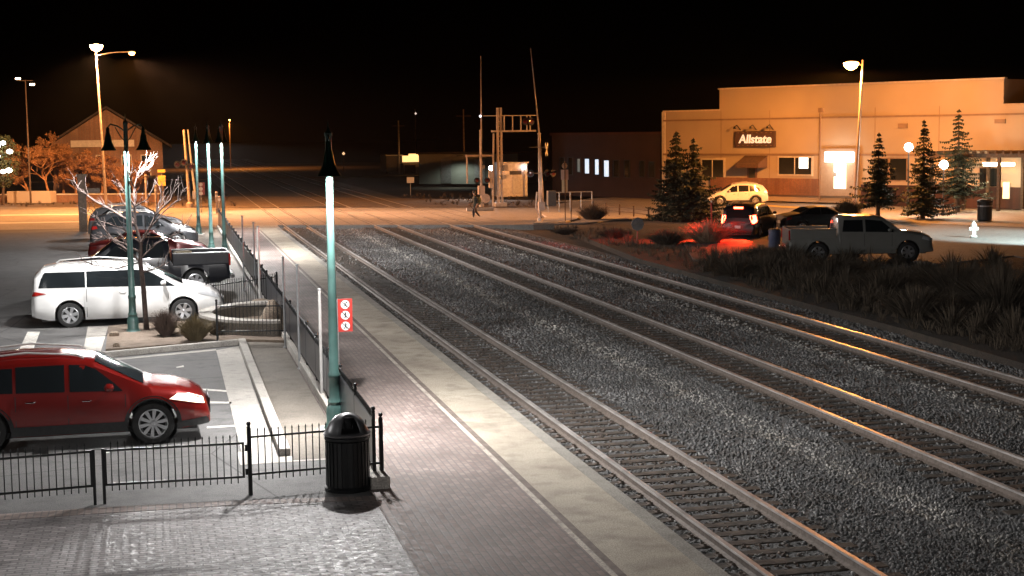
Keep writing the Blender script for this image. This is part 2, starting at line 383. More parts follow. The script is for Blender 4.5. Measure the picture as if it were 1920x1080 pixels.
# crossing panels joints
for k, xx in enumerate((10.4, 11.9, 16.2, 20.6, 21.8)):
    slab('panel_joint', [(xx, 98), (xx+.05, 98), (xx+.05, 121), (xx, 121)], -.008, .003, M_trim)
slab('street_line', gp([(1430, 386), (1500, 391), (1560, 403), (1640, 410), (1640, 407), (1560, 399), (1502, 387.5), (1430, 384)]), -.004, .006, M_yel)
for p in (((0, 404), (150, 402.5), (150, 401), (0, 402.5)), ((0, 419), (150, 416.5), (150, 414.5), (0, 417))):
    slab('street_line', gp(p), -.006, .004, M_line)
slab('crossing_sidewalk', gp([(1000, 420), (1025, 408), (1010, 399), (1060, 400), (1085, 407), (1082, 412), (1060, 417)]), .06, .3, M_conc)
slab('far_sidewalk', gp([(1250, 371.5), (1440, 369), (1560, 371), (1920, 394), (2200, 408), (2200, 398), (1920, 386), (1560, 365), (1440, 363), (1250, 366)]), .1, .4, M_conc)
slab('side_parking_lot', gp([(1280, 452), (1400, 428), (1560, 414), (1660, 414), (1960, 408), (2400, 425), (2400, 560), (1900, 478), (1700, 500), (1480, 505), (1300, 485)]), -.03, .3, M_asph)
slab('dirt_bank', gp([(1030, 422), (1130, 415), (1260, 405), (1340, 430), (1300, 485), (1480, 505), (1700, 500), (1900, 478), (2400, 560), (2400, 760), (1920, 690), (1700, 625), (1400, 545), (1200, 490)], -.2), -.09, .25, M_soil)
slab('left_verge', gp([(-300, 388), (340, 387.5), (520, 388), (640, 386), (1000, 387), (1010, 375), (520, 368), (-300, 366)]), -.02, .3, M_mulch)
slab('distant_yard', [(-60, 230), (45, 215), (45, 330), (-60, 360)], -.1, .2, M_mulch)

# ================================================================ RAILWAY TRACKS
rail_prof = [(-.062, -.17), (.062, -.17), (.062, -.157), (.012, -.13), (.012, -.045), (.040, -.035), (.040, -.004), (.033, 0.), (-.033, 0.), (-.040, -.004), (-.040, -.035), (-.012, -.045), (-.012, -.13), (-.062, -.157)]
def rail_mesh(x, y0, y1):
    mb = MB(); n = len(rail_prof); k = 16
    for j in range(k+1):
        y = y0+(y1-y0)*j/k; mb.v += [(x+p[0]*1.1, y, p[1]) for p in rail_prof]
    for j in range(k):
        for i in range(n):
            mb.f.append((j*n+i, j*n+(i+1) % n, (j+1)*n+(i+1) % n, (j+1)*n+i)); mb.m.append(1 if 5 <= i <= 9 else 0)
    mb.f.append(tuple(range(n))); mb.m.append(0); mb.f.append(tuple(k*n+i for i in range(n))); mb.m.append(0)
    return mb
def tie_mesh():
    mb = MB(); mb.box((0, 0, -.225), (2.55, .235, .11), 0)
    for s in (-.717, .717):
        mb.box((s, 0, -.168), (.36, .18, .014), 1)
        for a in (-1, 1):
            for b in (-1, 1): mb.box((s+a*.115, b*.055, -.150), (.05, .035, .035), 1)
    return mb
TL = ['railway track of two rails on dark ties, nearest the brick platform', 'middle of the three railway tracks, with bright rails on half-buried ties', 'farthest railway track, running in the dark beside the shrub bank']
tie_me = None
for ti, xc in enumerate(TX):
    t = thing('railway_track', TL[ti], 'railway track', (xc, 10, 0), group='parallel railway tracks')
    for s in (-.717, .717): rail_mesh(s, 0, 370).build('rail', [M_rust, M_rtop], t)
    y0 = (15, 19, 24)[ti]; n = int((99-y0)/.52)
    if tie_me is None:
        first = tie_mesh().build('tie', [M_tie, M_rust], t, bevel=.006); tie_me = first.data
        o = first
    else:
        o = bpy.data.objects.new('tie', tie_me); col.objects.link(o); o.parent = t
    off = math.ceil(y0/.52)*.52+.135-10
    o.location = (0, off, 0)
    for k in range(1, min(100, n)):
        c = o.copy(); col.objects.link(c); c.parent = t
        c.location = (rng.uniform(-.03, .03), off+k*.52+rng.uniform(-.015, .015), -.01*rng.uniform()); c.rotation_euler = (0, 0, rng.uniform(-.012, .012))
    mb = MB(); mm = tie_mesh()
    for k in range(100, n):
        mb.add([(v[0], v[1]+off+k*.52, v[2]) for v in mm.v], mm.f); mb.m[-len(mm.f):] = mm.m
    fo = mb.build('far_ties', [M_tie, M_rust], t); fo['kind'] = 'stuff'

# ================================================================ GREEN BELL LAMPS
def bell_lamp(base, rim, label, arm_dir, power, s=1.):
    """green post with two bell shades hanging from a cross arm"""
    t = thing('platform_lamp', label, 'street lamp', base, arm_dir, 'green platform lamp posts')
    top = rim-base[2]+.85; off = .5
    mb = MB(); mb.lathe([(.23, 0), (.23, .06), (.19, .10), (.165, .16), (.165, .42), (.14, .48), (.125, .52), (.14, .56), (.11, .62), (.10, 1.0), (.115, 1.03), (.115, 1.09), (.095, 1.13), (.085, 2.2), (.065, top-.5), (.06, top-.12), (.075, top-.1), (.075, top-.05), (.03, top), (.012, top+.12), (.002, top+.2)], n=20)
    mb.build('post', M_green, t, smooth=True)
    mb = MB(); mb.lathe([(.36, -.06), (.36, .03), (.33, .05)], n=24); mb.build('footing', M_conc, t, smooth=True)
    mb = MB()
    for sgn in (-1, 1):
        mb.tube([(0, 0, top-.32), (sgn*.22, 0, top-.16), (sgn*.42, 0, top-.10), (sgn*off, 0, top-.2)], .022, 8)
        mb.tube([(0, 0, top-.62), (sgn*.12, 0, top-.5), (sgn*.3, 0, top-.18)], .014, 6)
    mb.build('cross_arm', M_greend, t, smooth=True)
    for sgn in (-1, 1):
        z = rim-base[2]
        mb = MB(); mb.lathe([(.03, .66), (.05, .62), (.055, .5), (.085, .40), (.105, .26), (.15, .12), (.215, .02), (.222, 0), (.21, 0), (.14, .115), (.095, .25), (.05, .38)], (sgn*off, 0, z), n=24, cap=False)
        sh = mb.build('lamp_shade', M_greend, t, smooth=True)
        mb = MB(); mb.lathe([(.185, .045), (.18, .028), (.12, .012), (.03, .004), (.001, .003)], (sgn*off, 0, z), n=20, cap=False)
        mb.build('lamp_lens', M_lens, sh, smooth=True)
        light('lamp_light', 'SPOT', (sgn*off, 0, z-.02), power, (.99, .96, .94), t, size=.1, cone=176, blend=.06)
    return t
LB = {}
LB['l'] = bell_lamp(tuple(at(250, 625, ZP)), 5.5, 'green twin-bell lamp post in the planter bed in front of the white minivan', .2, P_BELL)
LB['m'] = bell_lamp(tuple(at(629, 806, ZP)), 5.1, 'green twin-bell lamp post rising just behind the trash can', PI/2-.1, P_BELL*1.3)
LB['1'] = bell_lamp(tuple(at(373, 440, ZP)), 5.62, 'farthest green twin-bell lamp post, close beside the orange-lit signal mast', PI/2, P_BELL*1.25)
LB['2'] = bell_lamp(tuple(at(397, 477, ZP)), 5.58, 'green twin-bell lamp post just left of the one touching the platform fence', PI/2-.1, P_BELL*1.25)
LB['3'] = bell_lamp(tuple(at(422, 482, ZP)), 5.6, 'green twin-bell lamp post standing against the far part of the platform fence', PI/2-.25, P_BELL*1.25)
# the same lamps carry on outside the frame
for (x, y, a, lb) in ((-8.5, 15.5, .1, 'green twin-bell lamp post left of the gate, outside the picture'), (-8.5, 31.0, .1, 'green twin-bell lamp post behind the red SUV, outside the picture'), (4.2, 3.0, .3, 'green twin-bell lamp post on the platform behind the viewpoint')):
    bell_lamp((x, y, ZP), 5.6, lb, a, P_BELL*.4)

# ================================================================ FENCES
def fence_panel(L, z0, z1, sp=.12, rail=.032, frame=False, spear=True, pk=.016):
    """rails and pickets of one panel from x=0 to x=L"""
    mb = MB()
    for z in (z0, z1): mb.box((L/2, 0, z), (L, rail*.8, rail))
    if frame:
        for x in (rail/2, L-rail/2): mb.box((x, 0, (z0+z1)/2), (rail, rail*.8, z1-z0))
    n = max(2, int(L/sp))
    for k in range(1, n):
        x = L*k/n
        lo, hi = (z0-.10, z1+.10) if spear else (z0, z1)
        mb.box((x, 0, (lo+hi)/2), (pk, pk, hi-lo))
        if spear: mb.add([(x-.014, -.008, hi), (x+.014, -.008, hi), (x+.014, .008, hi), (x-.014, .008, hi), (x, 0, hi+.05)], [(0, 1, 4), (1, 2, 4), (2, 3, 4), (3, 0, 4), (3, 2, 1, 0)])
    return mb
def post_mb(h, w=.05):
    mb = MB(); mb.box((0, 0, h/2), (w, w, h)); mb.lathe([(.03, 0), (.038, .015), (.02, .03), (.034, .05), (.038, .07), (.028, .095), (.004, .105)], (0, 0, h), n=10); return mb
# long platform fence on its concrete kerb
t = thing('platform_fence', 'long black picket fence on a concrete kerb dividing the brick platform from the parking lot', 'fence', (3.17, 24.1, ZP))
mk = MB(); mk.box((.03, 35.5, .09), (.32, 71.9, .22)); mk.build('kerb', M_conc, t, bevel=.02)
bays = 30; bl = 71./bays
for k in range(bays+1):
    p = post_mb(1.12).build('post', M_iron, t); p.location = (0, k*bl, .05)
pm = None
for k in range(bays):
    if pm is None: p = fence_panel(bl-.05, .28, 1.0, .105, pk=.02).build('picket_panel', M_iron, t); pm = p.data
    else: p = bpy.data.objects.new('picket_panel', pm); col.objects.link(p); p.parent = t
    p.location = (0, k*bl+.025, .05); p.rotation_euler = (0, 0, PI/2)
M_sheet = mat('dark_perforated_sheet', (.055, .055, .065), .3, metal=.3, noise=.3, nscale=3)
sm = None
for k in range(bays):
    if sm is None: p = MB().box((bl/2-.03, .025, .63), (bl-.08, .006, .76)).build('perforated_sheet', M_sheet, t); sm = p.data
    else: p = bpy.data.objects.new('perforated_sheet', sm); col.objects.link(p); p.parent = t
    p.location = (0, k*bl+.025, .05); p.rotation_euler = (0, 0, PI/2)
# front fence with its gate
g1, g2, g3, g4 = at(716, 905, ZP), at(470, 928, ZP), at(191, 945, ZP), at(-60, 968, ZP)
def span(a, b): d = b-a; return d.length, math.atan2(d.y, d.x)
def panel_thing(t, a, b, **kw):
    L_, r_ = span(a, b); loc = t.matrix_basis.inverted() @ a
    p = fence_panel(L_, **kw).build('picket_panel', M_iron, t); p.location = loc; p.rotation_euler = (0, 0, r_-t.rotation_euler[2]); return p
t = thing('fence', 'black picket fence bay between the trash can and the gate, across the brick forecourt', 'fence', tuple(g2), span(g2, g1)[1])
L_ = span(g2, g1)[0]
q = fence_panel(L_-.06, .33, .93, .105).build('picket_panel', M_iron, t); q.location = (.03, 0, 0)
post_mb(1.08, .06).build('post', M_iron, t); q = post_mb(1.06, .06).build('post', M_iron, t); q.location = (L_, 0, 0)
t = thing('gate', 'black picket gate leaf hinged on the post left of the trash can', 'gate', tuple(g3), span(g3, g2)[1], 'black iron gate leaves')
L_ = span(g3, g2)[0]
q = fence_panel(L_-.14, .30, .84, .105, frame=True, rail=.034).build('picket_panel', M_iron, t); q.location = (.06, 0, 0)
q = MB().box((0, 0, .42), (.045, .045, .9)).build('latch_stile', M_iron, t); q.location = (.045, 0, 0)
for z in (.38, .76): q = MB().lathe([(.022, -.05), (.022, .05)], (L_-.05, 0, z), n=10).build('hinge', M_iron, t)
t = thing('gate', 'black picket gate leaf leaving the picture at the left edge below the red car', 'gate', tuple(g4), span(g4, g3)[1], 'black iron gate leaves')
L_ = span(g4, g3)[0]
q = fence_panel(L_-.12, .30, .84, .105, frame=True, rail=.034).build('picket_panel', M_iron, t)
q = MB().box((0, 0, .42), (.045, .045, .9)).build('latch_stile', M_iron, t); q.location = (L_-.1, 0, 0)
# fence round the planter
f1, f2, f3 = at(408, 642, ZP+.07), at(536, 640, ZP+.07), at(395, 575, ZP+.07)
t = thing('fence', 'low black fence in front of the curved planter wall', 'fence', tuple(f1), span(f1, f2)[1])
L_ = span(f1, f2)[0]
fence_panel(L_, .30, .98, .10, pk=.014).build('picket_panel', M_iron, t); post_mb(1.08).build('post', M_iron, t)
f3 = at(352, 600, ZP+.05); f4 = at(520, 572, ZP+.05)
t = thing('fence', 'low dark green fence behind the boulders at the back of the planter', 'fence', tuple(f3), span(f3, f4)[1])
L_ = span(f3, f4)[0]
fence_panel(L_, .25, .95, .11, pk=.014).build('picket_panel', M_iron, t)
for x in (0, .9, L_): q = post_mb(1.02, .06).build('post', M_iron, t); q.location = (x, 0, 0)

# curved planter wall
c0 = at(520, 612, ZP); t = thing('planter_wall', 'curved concrete planter wall with a pale coping behind the low fence', 'low wall', tuple(c0))
mb = MB(); cp = MB(); n = 36; rx, ry = 2.25, 2.7
for k in range(n):
    a0, a1 = 1.62+3.05*k/n, 1.62+3.05*(k+1)/n
    for (m_, ra, rb, z0, z1) in ((mb, 1., .86, -.1, .42), (cp, 1.02, .84, .421, .50)):
        vs = []
        for a_ in (a0, a1):
            for r_ in (ra, rb):
                for z in (z0, z1): vs.append((rx*r_*math.cos(a_), ry*r_*math.sin(a_), z))
        m_.add(vs, [(0, 4, 5, 1), (2, 3, 7, 6), (1, 5, 7, 3), (0, 2, 6, 4)])
mb.build('wall', M_walk, t); cp.build('coping', M_conc, t)

def boulder(name, label, p, s, seed, rz=0):
    r = random.Random(seed); bm = bmesh.new(); bmesh.ops.create_icosphere(bm, subdivisions=3, radius=1)
    ph = [r.uniform(0, 6) for _ in range(6)]
    for v in bm.verts:
        c = v.co.copy(); k = 1+.13*math.sin(c.x*3+ph[0])+.12*math.sin(c.y*3.4+ph[1])+.1*math.sin(c.z*4+ph[2])+.05*math.sin(c.x*9+c.y*8+ph[3])
        v.co = Vector((c.x*s[0]*k, c.y*s[1]*k, max(-.1, c.z*k+.55)*s[2]))
    me = bpy.data.meshes.new(name); bm.to_mesh(me); bm.free(); me.materials.append(M_rock)
    me.polygons.foreach_set('use_smooth', [True]*len(me.polygons))
    o = bpy.data.objects.new(name, me); col.objects.link(o); o.location = p; o.rotation_euler = (0, 0, rz)
    return tag(o, label, 'boulder', 'boulders in the planter')
boulder('boulder', 'tall brown boulder at the right end of the planter beside the platform fence', tuple(at(512, 628, ZP)), (.42, .4, .6), 3)
boulder('boulder', 'pale low boulder behind the tall one in the planter', tuple(at(497, 588, ZP)), (.5, .42, .32), 5)
boulder('boulder', 'knobbly pinkish stone on the planter soil between the two dry bushes', tuple(at(335, 628, ZP)), (.36, .25, .13), 9)
for i, (x, y, s_) in enumerate(((214, 630, .09), (218, 650, .07), (430, 622, .1))):
    boulder('stone', ('small grey stone in the planter soil left of the green lamp post', 'small pale stone near the corner of the planter kerb', 'small stone at the foot of the black planter fence post')[i], tuple(at(x, y, ZP+.07)), (s_*1.6, s_, s_), 20+i)

# ================================================================ PLANTS
def twig_clump(mb, c, r, h, n, rs, wd=.008, mi=0, lean=.9):
    for _ in range(n):
        a = rs.uniform(0, 2*PI); q = rs.random()**.6; l = h*(1-.35*q)*rs.uniform(.6, 1.1)
        p = Vector(c)+Vector((math.cos(a)*r*q*.25, math.sin(a)*r*q*.25, 0))
        e = p+Vector((math.cos(a)*r*q*lean, math.sin(a)*r*q*lean, l)); mid = (p+e)/2+Vector((0, 0, l*.12))
        sd = Vector((-math.sin(a+rs.uniform(-1, 1)), math.cos(a+rs.uniform(-1, 1)), rs.uniform(-.3, .3)))*wd
        mb.add([p-sd, p+sd, mid+sd, mid-sd, e], [(0, 1, 2, 3), (3, 2, 4)], mi)
def shrub(label, p, r, h, n, seed, m, wd=.009, name='dry_shrub', group=None, cat='shrub'):
    rs = random.Random(seed); mb = MB(); twig_clump(mb, (0, 0, 0), r, h, n, rs, wd)
    for _ in range(n//2):       # leaf flecks
        a = rs.uniform(0, 2*PI); q = rs.random()**.5; z = h*rs.uniform(.3, 1.0)*(1-.3*q*q)
        c = Vector((math.cos(a)*r*q, math.sin(a)*r*q, z)); u = Vector([rs.uniform(-1, 1) for _ in range(3)])*wd*3; v = Vector([rs.uniform(-1, 1) for _ in range(3)])*wd*3
        mb.add([c, c+u, c+v], [(0, 1, 2)])
    o = mb.build(name, m); o.location = p
    return tag(o, label, cat, group)
shrub('brown dry bush right of the bare tree, by the front wheel of the white minivan', tuple(at(311, 630, ZP+.05)), .45, .85, 900, 1, mat('brown_twigs', (.12, .085, .07), .9, noise=.4), group='dry bushes in the planter')
shrub('dry yellowish bush left of the black planter fence post', tuple(at(366, 640, ZP+.05)), .55, .8, 1000, 2, mat('olive_twigs', (.17, .13, .07), .9, noise=.4), group='dry bushes in the planter')
shrub('thin dry bush at the curved wall just right of the yellowish bush', tuple(at(405, 628, ZP+.05)), .4, .5, 350, 3, M_dry, group='dry bushes in the planter')

def bare_tree(name, label, base, h, seed, m, spread=.55, levels=4, r0=.08, trunk_h=.35, nb=3, wob=.25, cat='tree', group=None, dens=1., tw=0, fleck=2):
    rs = random.Random(seed); t = thing(name, label, cat, tuple(base), group=group)
    tk = MB(); br = MB()
    def grow(p, d, L, r, lv):
        pts = [p]; n = 4; q = p.copy(); dd = d.copy()
        for _ in range(n):
            dd = (dd+Vector([rs.uniform(-wob, wob) for _ in range(3)])+Vector((0, 0, .06))).normalized(); q = q+dd*L/n; pts.append(q.copy())
        (tk if lv == 0 else br).tube(pts, [r*(1-.5*i/n) for i in range(n+1)], 7 if lv < 2 else 4, caps=lv == 0)
        if lv < levels:
            for k in range(nb+(1 if lv == 0 else 0)+(tw if lv == levels-1 else 0)):
                f = rs.uniform(.35, 1) if k else 1.; i = min(n-1, int(f*n)); b = pts[i].lerp(pts[i+1], f*n-i if i < n else 1)
                a = rs.uniform(0, 2*PI); sd = Vector((math.cos(a), math.sin(a), rs.uniform(-.1, .5)))
                nd = (dd*(1-spread)+sd*spread).normalized(); grow(b, nd, L*rs.uniform(.55, .8), max(.012, r*.56*(1.1 if k == 0 else .85)), lv+1)
        else:
            for _ in range(fleck):
                c = pts[-1].lerp(pts[1], rs.random())+Vector([rs.uniform(-.12, .12) for _ in range(3)]); br.add([c, c+Vector([rs.uniform(-.13, .13) for _ in range(3)]), c+Vector([rs.uniform(-.13, .13) for _ in range(3)])], [(0, 1, 2)])
    grow(Vector((0, 0, 0)), Vector((0, 0, 1)), h*trunk_h, r0, 0)
    tk.build('trunk', m, t, smooth=True); br.build('crown', m, t, smooth=True)
    return t
# the slim bare tree by the lamp post
tb = at(275, 619, ZP+.05)
t = thing('bare_tree', 'slim leafless grey tree growing beside the green lamp post in the planter', 'tree', tuple(tb))
tk = MB(); br = MB(); rs = random.Random(11)
k = 1/64.5
def tp(px, py, dy=0.): return Vector(((px-275)*k, dy, max(0, (619-py)*k)))
tk.tube([tp(275, 640), tp(274, 600), tp(272, 540), tp(268, 490), tp(270, 455), tp(262, 420)], [.085, .075, .07, .062, .05, .04], 8)
main = [[(268, 490), (250, 470), (222, 448), (205, 425), (195, 408)], [(266, 470), (240, 455), (205, 440), (185, 450)], [(262, 420), (225, 395), (190, 375), (160, 352), (150, 332)], [(270, 455), (285, 430), (300, 400), (328, 372), (340, 335)],
        [(262, 420), (262, 385), (262, 350), (270, 322), (290, 300)], [(262, 350), (255, 330), (262, 312)], [(262, 385), (245, 355), (228, 340)], [(272, 480), (300, 455), (335, 440), (350, 425)], [(285, 430), (315, 395), (345, 370), (352, 350)],
        [(262, 420), (248, 400), (246, 372)], [(262, 385), (285, 372), (300, 345)], [(270, 510), (298, 500), (320, 488)], [(268, 490), (225, 500), (185, 492), (160, 480)], [(300, 400), (310, 370), (312, 345)], [(270, 322), (288, 318), (295, 308)], [(270, 455), (240, 425), (200, 410), (180, 390)]]
for bi, pts in enumerate(main):
    dy = rs.uniform(-.9, .9); P_ = [tp(x, y, dy*i/(len(pts)-1)) for i, (x, y) in enumerate(pts)]
    r = .036 if bi < 5 else .024
    br.tube(P_, [r*(1-.62*i/(len(P_)-1)) for i in range(len(P_))], 6)
    for i in range(1, len(P_)):
        for _ in range(5):
            b = P_[i-1].lerp(P_[i], rs.random()); L_ = rs.uniform(.2, .6); d = (P_[i]-P_[i-1]).normalized()+Vector([rs.uniform(-.8, .8) for _ in range(3)])+Vector((0, 0, .35)); d.normalize()
            m1 = b+d*L_*.5+Vector([rs.uniform(-.06, .06) for _ in range(3)]); br.tube([b, m1, b+d*L_], [.011, .008, .004], 4, caps=False)
M_bk2 = mat('brown_grey_bark', (.085, .058, .05), .9, noise=.5, nscale=9, bump=.6)
tk.build('trunk', M_bk2, t, smooth=True); br.build('crown', M_bk2, t, smooth=True)

def spruce(label, base, h, r, seed, group='spruce trees by the parking lot', z0=.12, dens=1.):
    rs = random.Random(seed); t = thing('spruce_tree', label, 'tree', tuple(base), group=group)
    mb = MB(); mb.tube([(0, 0, 0), (0, 0, h*.5), (0, 0, h*.97)], [.028*h, .016*h, .004], 8); mb.build('trunk', M_barkd, t, smooth=True)
    mb = MB(); lev = int(h*4.6*dens); sect = [rs.uniform(.72, 1.18) for _ in range(9)]; bx_ = rs.uniform(-.03, .03)
    for i in range(lev):
        f = i/(lev-1); z = h*(z0+(1-z0)*f)+rs.uniform(-.08, .08); R_ = r*((1-f)**.85)*rs.uniform(.8, 1.12)+.08; nb = max(4, int(9*(1-f)+4))
        for k in range(nb):
            a = 2*PI*(k+rs.random()*.8)/nb+i*1.3; L_ = R_*rs.uniform(.5, 1.2)*sect[int((a % (2*PI))/(2*PI)*9) % 9]*(1+.18*math.sin(i*.9+a)); dr = rs.uniform(-.42, -.02)*L_-.05
            if rs.random() < .08: continue
            tip = Vector((math.cos(a)*L_, math.sin(a)*L_, z+dr+.10*L_)); b = Vector((0, 0, z)); sd = Vector((-math.sin(a), math.cos(a), 0))
            ns = max(3, int(L_*7))
            for q in range(ns):
                g = (q+.6)/ns; p = b.lerp(tip, g)+Vector((0, 0, -.12*L_*math.sin(PI*g))); wd = .12+.26*L_*(1-g)*.9+.05
                for s_ in (-1, 1):
                    e = p+sd*s_*wd*rs.uniform(.6, 1.1)+(tip-b).normalized()*wd*.5+Vector((0, 0, rs.uniform(-.14, .02)))
                    wv = (tip-b).normalized()*.055+Vector((0, 0, rs.uniform(-.05, .05)))
                    mb.add([p-wv, p+wv, e], [(0, 1, 2)])
                    e2 = p+sd*s_*wd*.4+Vector((0, 0, rs.uniform(-.22, -.05)))
                    mb.add([p-wv*1.3, p+wv*1.3, e2], [(0, 1, 2)])
    mb.build('crown', M_needle, t); return t
def hgt(b, py): return up(b, py)-b[2]
b = at(1268, 410, 0); spruce('taller spruce of the close pair in front of the dark building', tuple(b), hgt(b, 246), 2.35, 1, z0=.05, dens=1.75)
b = at(1300, 412, 0); spruce('slightly shorter right-hand spruce of the close pair', tuple(b), hgt(b, 262), 2.2, 2, z0=.05, dens=1.75)
b = at(1646, 412, 0); spruce('thin lone spruce standing right of the orange street lamp pole', tuple(b), hgt(b, 252), 1.65, 3, z0=.2)
b = at(1730, 410, 0); spruce('spruce between the two round white globe lamps', tuple(b), hgt(b, 226), 1.9, 4, z0=.1)
b = at(1795, 398, 0); spruce('tallest spruce, farthest right, in front of the dark canopy', tuple(b), hgt(b, 206), 1.9, 5, z0=.2, dens=.7)

# ================================================================ TRASH CAN, SIGN, THIN POSTS
t = thing('trash_can', 'black domed trash can standing at the corner of the front fence', 'trash can', tuple(at(653, 916, ZP)))
rb = .33
mb = MB(); mb.lathe([(rb+.04, 0), (rb+.05, .05), (rb+.01, .08), (rb+.005, .80), (rb+.04, .83), (rb+.04, .87), (rb+.01, .89)], n=32)
for k in range(28):
    a = 2*PI*k/28; mb.box((math.cos(a)*(rb+.012), math.sin(a)*(rb+.012), .44), (.022, .045, .72), rz=a)
mb.build('body', M_iron, t, smooth=False)
M_canlid = mat('grey_metal_lid', (.16, .16, .165), .35, metal=.5, noise=.2)
bm = bmesh.new(); prof = [(rb+.045, .885), (rb+.05, .92), (rb+.01, .95), (rb-.01, 1.0), (rb-.06, 1.1), (rb-.15, 1.19), (.06, 1.235), (0.001, 1.24)]
mb = MB(); n = 32; open_k = []
vs = []; fs = []
for r_, z in prof:
    for q in range(n): a = 2*PI*q/n; vs.append((r_*math.cos(a), r_*math.sin(a), z))
for i in range(len(prof)-1):
    for q in range(n):
        a = 2*PI*(q+.5)/n
        if 2 <= i <= 4 and abs((a-(-PI/2+.08)+PI) % (2*PI)-PI) < .55: continue
        fs.append((i*n+q, i*n+(q+1) % n, (i+1)*n+(q+1) % n, (i+1)*n+q))
mb.add(vs, fs); o = mb.build('dome_lid', M_canlid, t, smooth=True)
md = o.modifiers.new('thick', 'SOLIDIFY'); md.thickness = .02
mb = MB(); mb.lathe([(rb-.03, .86), (rb-.03, .93), (.02, .935)], n=24); mb.build('liner', M_trim, t)

# red prohibition sign on its own post
M_red = mat('red_sign_paint', (.42, .03, .022), .45, noise=.15, nscale=3)
b = at(640, 745, ZP); b = Vector((b.x, b.y, ZP)); k = mpp((b.x, b.y, 2.))
s0 = up(b, 622, 648); s1 = up(b, 560, 648); off = (648-pr((b.x, b.y, s0))[0])/k
t = thing('warning_sign', 'tall red sign with three round white prohibition pictograms on the platform fence', 'sign', tuple(b))
mb = MB(); mb.tube([(off-.17, .03, 0), (off-.17, .03, s1-ZP)], .03, 8); mb.build('post', M_galv, t)
mb = MB(); W_ = 27/k; Hs = s1-s0; cz = (s0+s1)/2-ZP
mb.box((off, 0, cz), (W_, .03, Hs)); panel = mb.build('board', M_red, t, bevel=.008)
for i in range(3):
    z = cz+(1-i)*Hs*.325; mb = MB(); R_ = 9.6/k
    mb.lathe([(R_, -.020), (R_, -.0165)], (off, 0, z), n=28, axis='y', mi=0)
    mb.lathe([(R_*1.0, -.0205), (R_*1.0, -.0225), (R_*.86, -.0225), (R_*.86, -.0205)], (off, 0, z), n=28, axis='y', mi=2, cap=False)
    # figure: head, body, legs
    mb.lathe([(R_*.17, -.0235), (R_*.17, -.022)], (off+R_*(.05 if i else .25), 0, z+R_*.42), n=10, axis='y', mi=1)
    def bar(x0, z0, x1, z1, wd, mi, yy):
        d = Vector((x1-x0, 0, z1-z0)); p = Vector((-d.z, 0, d.x)).normalized()*wd/2
        A = Vector((off+x0, yy, z+z0)); B = Vector((off+x1, yy, z+z1)); e = Vector((0, .0015, 0))
        mb.add([A-p, A+p, B+p, B-p, A-p+e, A+p+e, B+p+e, B-p+e], [(0, 1, 2, 3), (7, 6, 5, 4), (0, 4, 5, 1), (1, 5, 6, 2), (2, 6, 7, 3), (3, 7, 4, 0)], mi)
    segs = ([(0, .25, 0, -.1, .2), (0, -.1, .3, -.5, .13), (0, -.1, -.28, -.45, .13), (0, .2, .3, .0, .1), (0, .2, -.3, .05, .1)], [(0, .28, 0, -.12, .22), (0, -.1, .18, -.6, .13), (0, -.1, -.2, -.58, .13), (0, .2, .34, .02, .1), (0, .2, -.34, .02, .1)], [(.05, .25, -.05, -.1, .2), (-.05, -.1, .25, -.4, .13), (-.05, -.1, -.35, -.5, .13), (.0, .2, .4, .2, .1), (-.5, -.55, .5, -.55, .06)])[i]
    for x0, z0, x1, z1, wd in segs: bar(x0*R_, z0*R_, x1*R_, z1*R_, wd*R_, 1, -.0245)
    bar(-.66*R_, .66*R_, .66*R_, -.66*R_, .15*R_, 1, -.0265)
    mb.build('pictogram', [M_white, M_trim, M_red], panel)

TPL = ['thin grey post left of a pair near the middle of the platform fence', 'thin grey post between two others beside the fence, level with the black pickup', 'thin whitish post standing on the platform side, right of the grey one', 'thin grey post in front of the boulder end of the planter', 'thin dark post just right of the one at the planter', 'pale thin post nearest the lamp post with the red sign']
for i, (xb, yt, yb, bright) in enumerate(((458, 405, 545, 0), (479, 417, 545, 0), (488, 425, 585, 1), (535, 483, 652, 0), (562, 497, 692, 0), (604, 543, 755, 1))):
    b = at(xb, yb, ZP); zt = up(b, yt); t = thing('metal_post', TPL[i], 'post', tuple(b), group='thin posts along the platform fence')
    mb = MB(); mb.tube([(0, 0, 0), (0, 0, zt-ZP)], .035 if bright else .03, 8); mb.build('post', M_alum if bright else M_galv, t, smooth=True)
    mb = MB(); mb.lathe([(.055, 0), (.055, .02), (.04, .05)], n=10)
    mb.lathe([(.042, -.01), (.046, .01), (.03, .03), (.004, .035)], (0, 0, zt-ZP), n=10); mb.build('collar', M_galv, t)

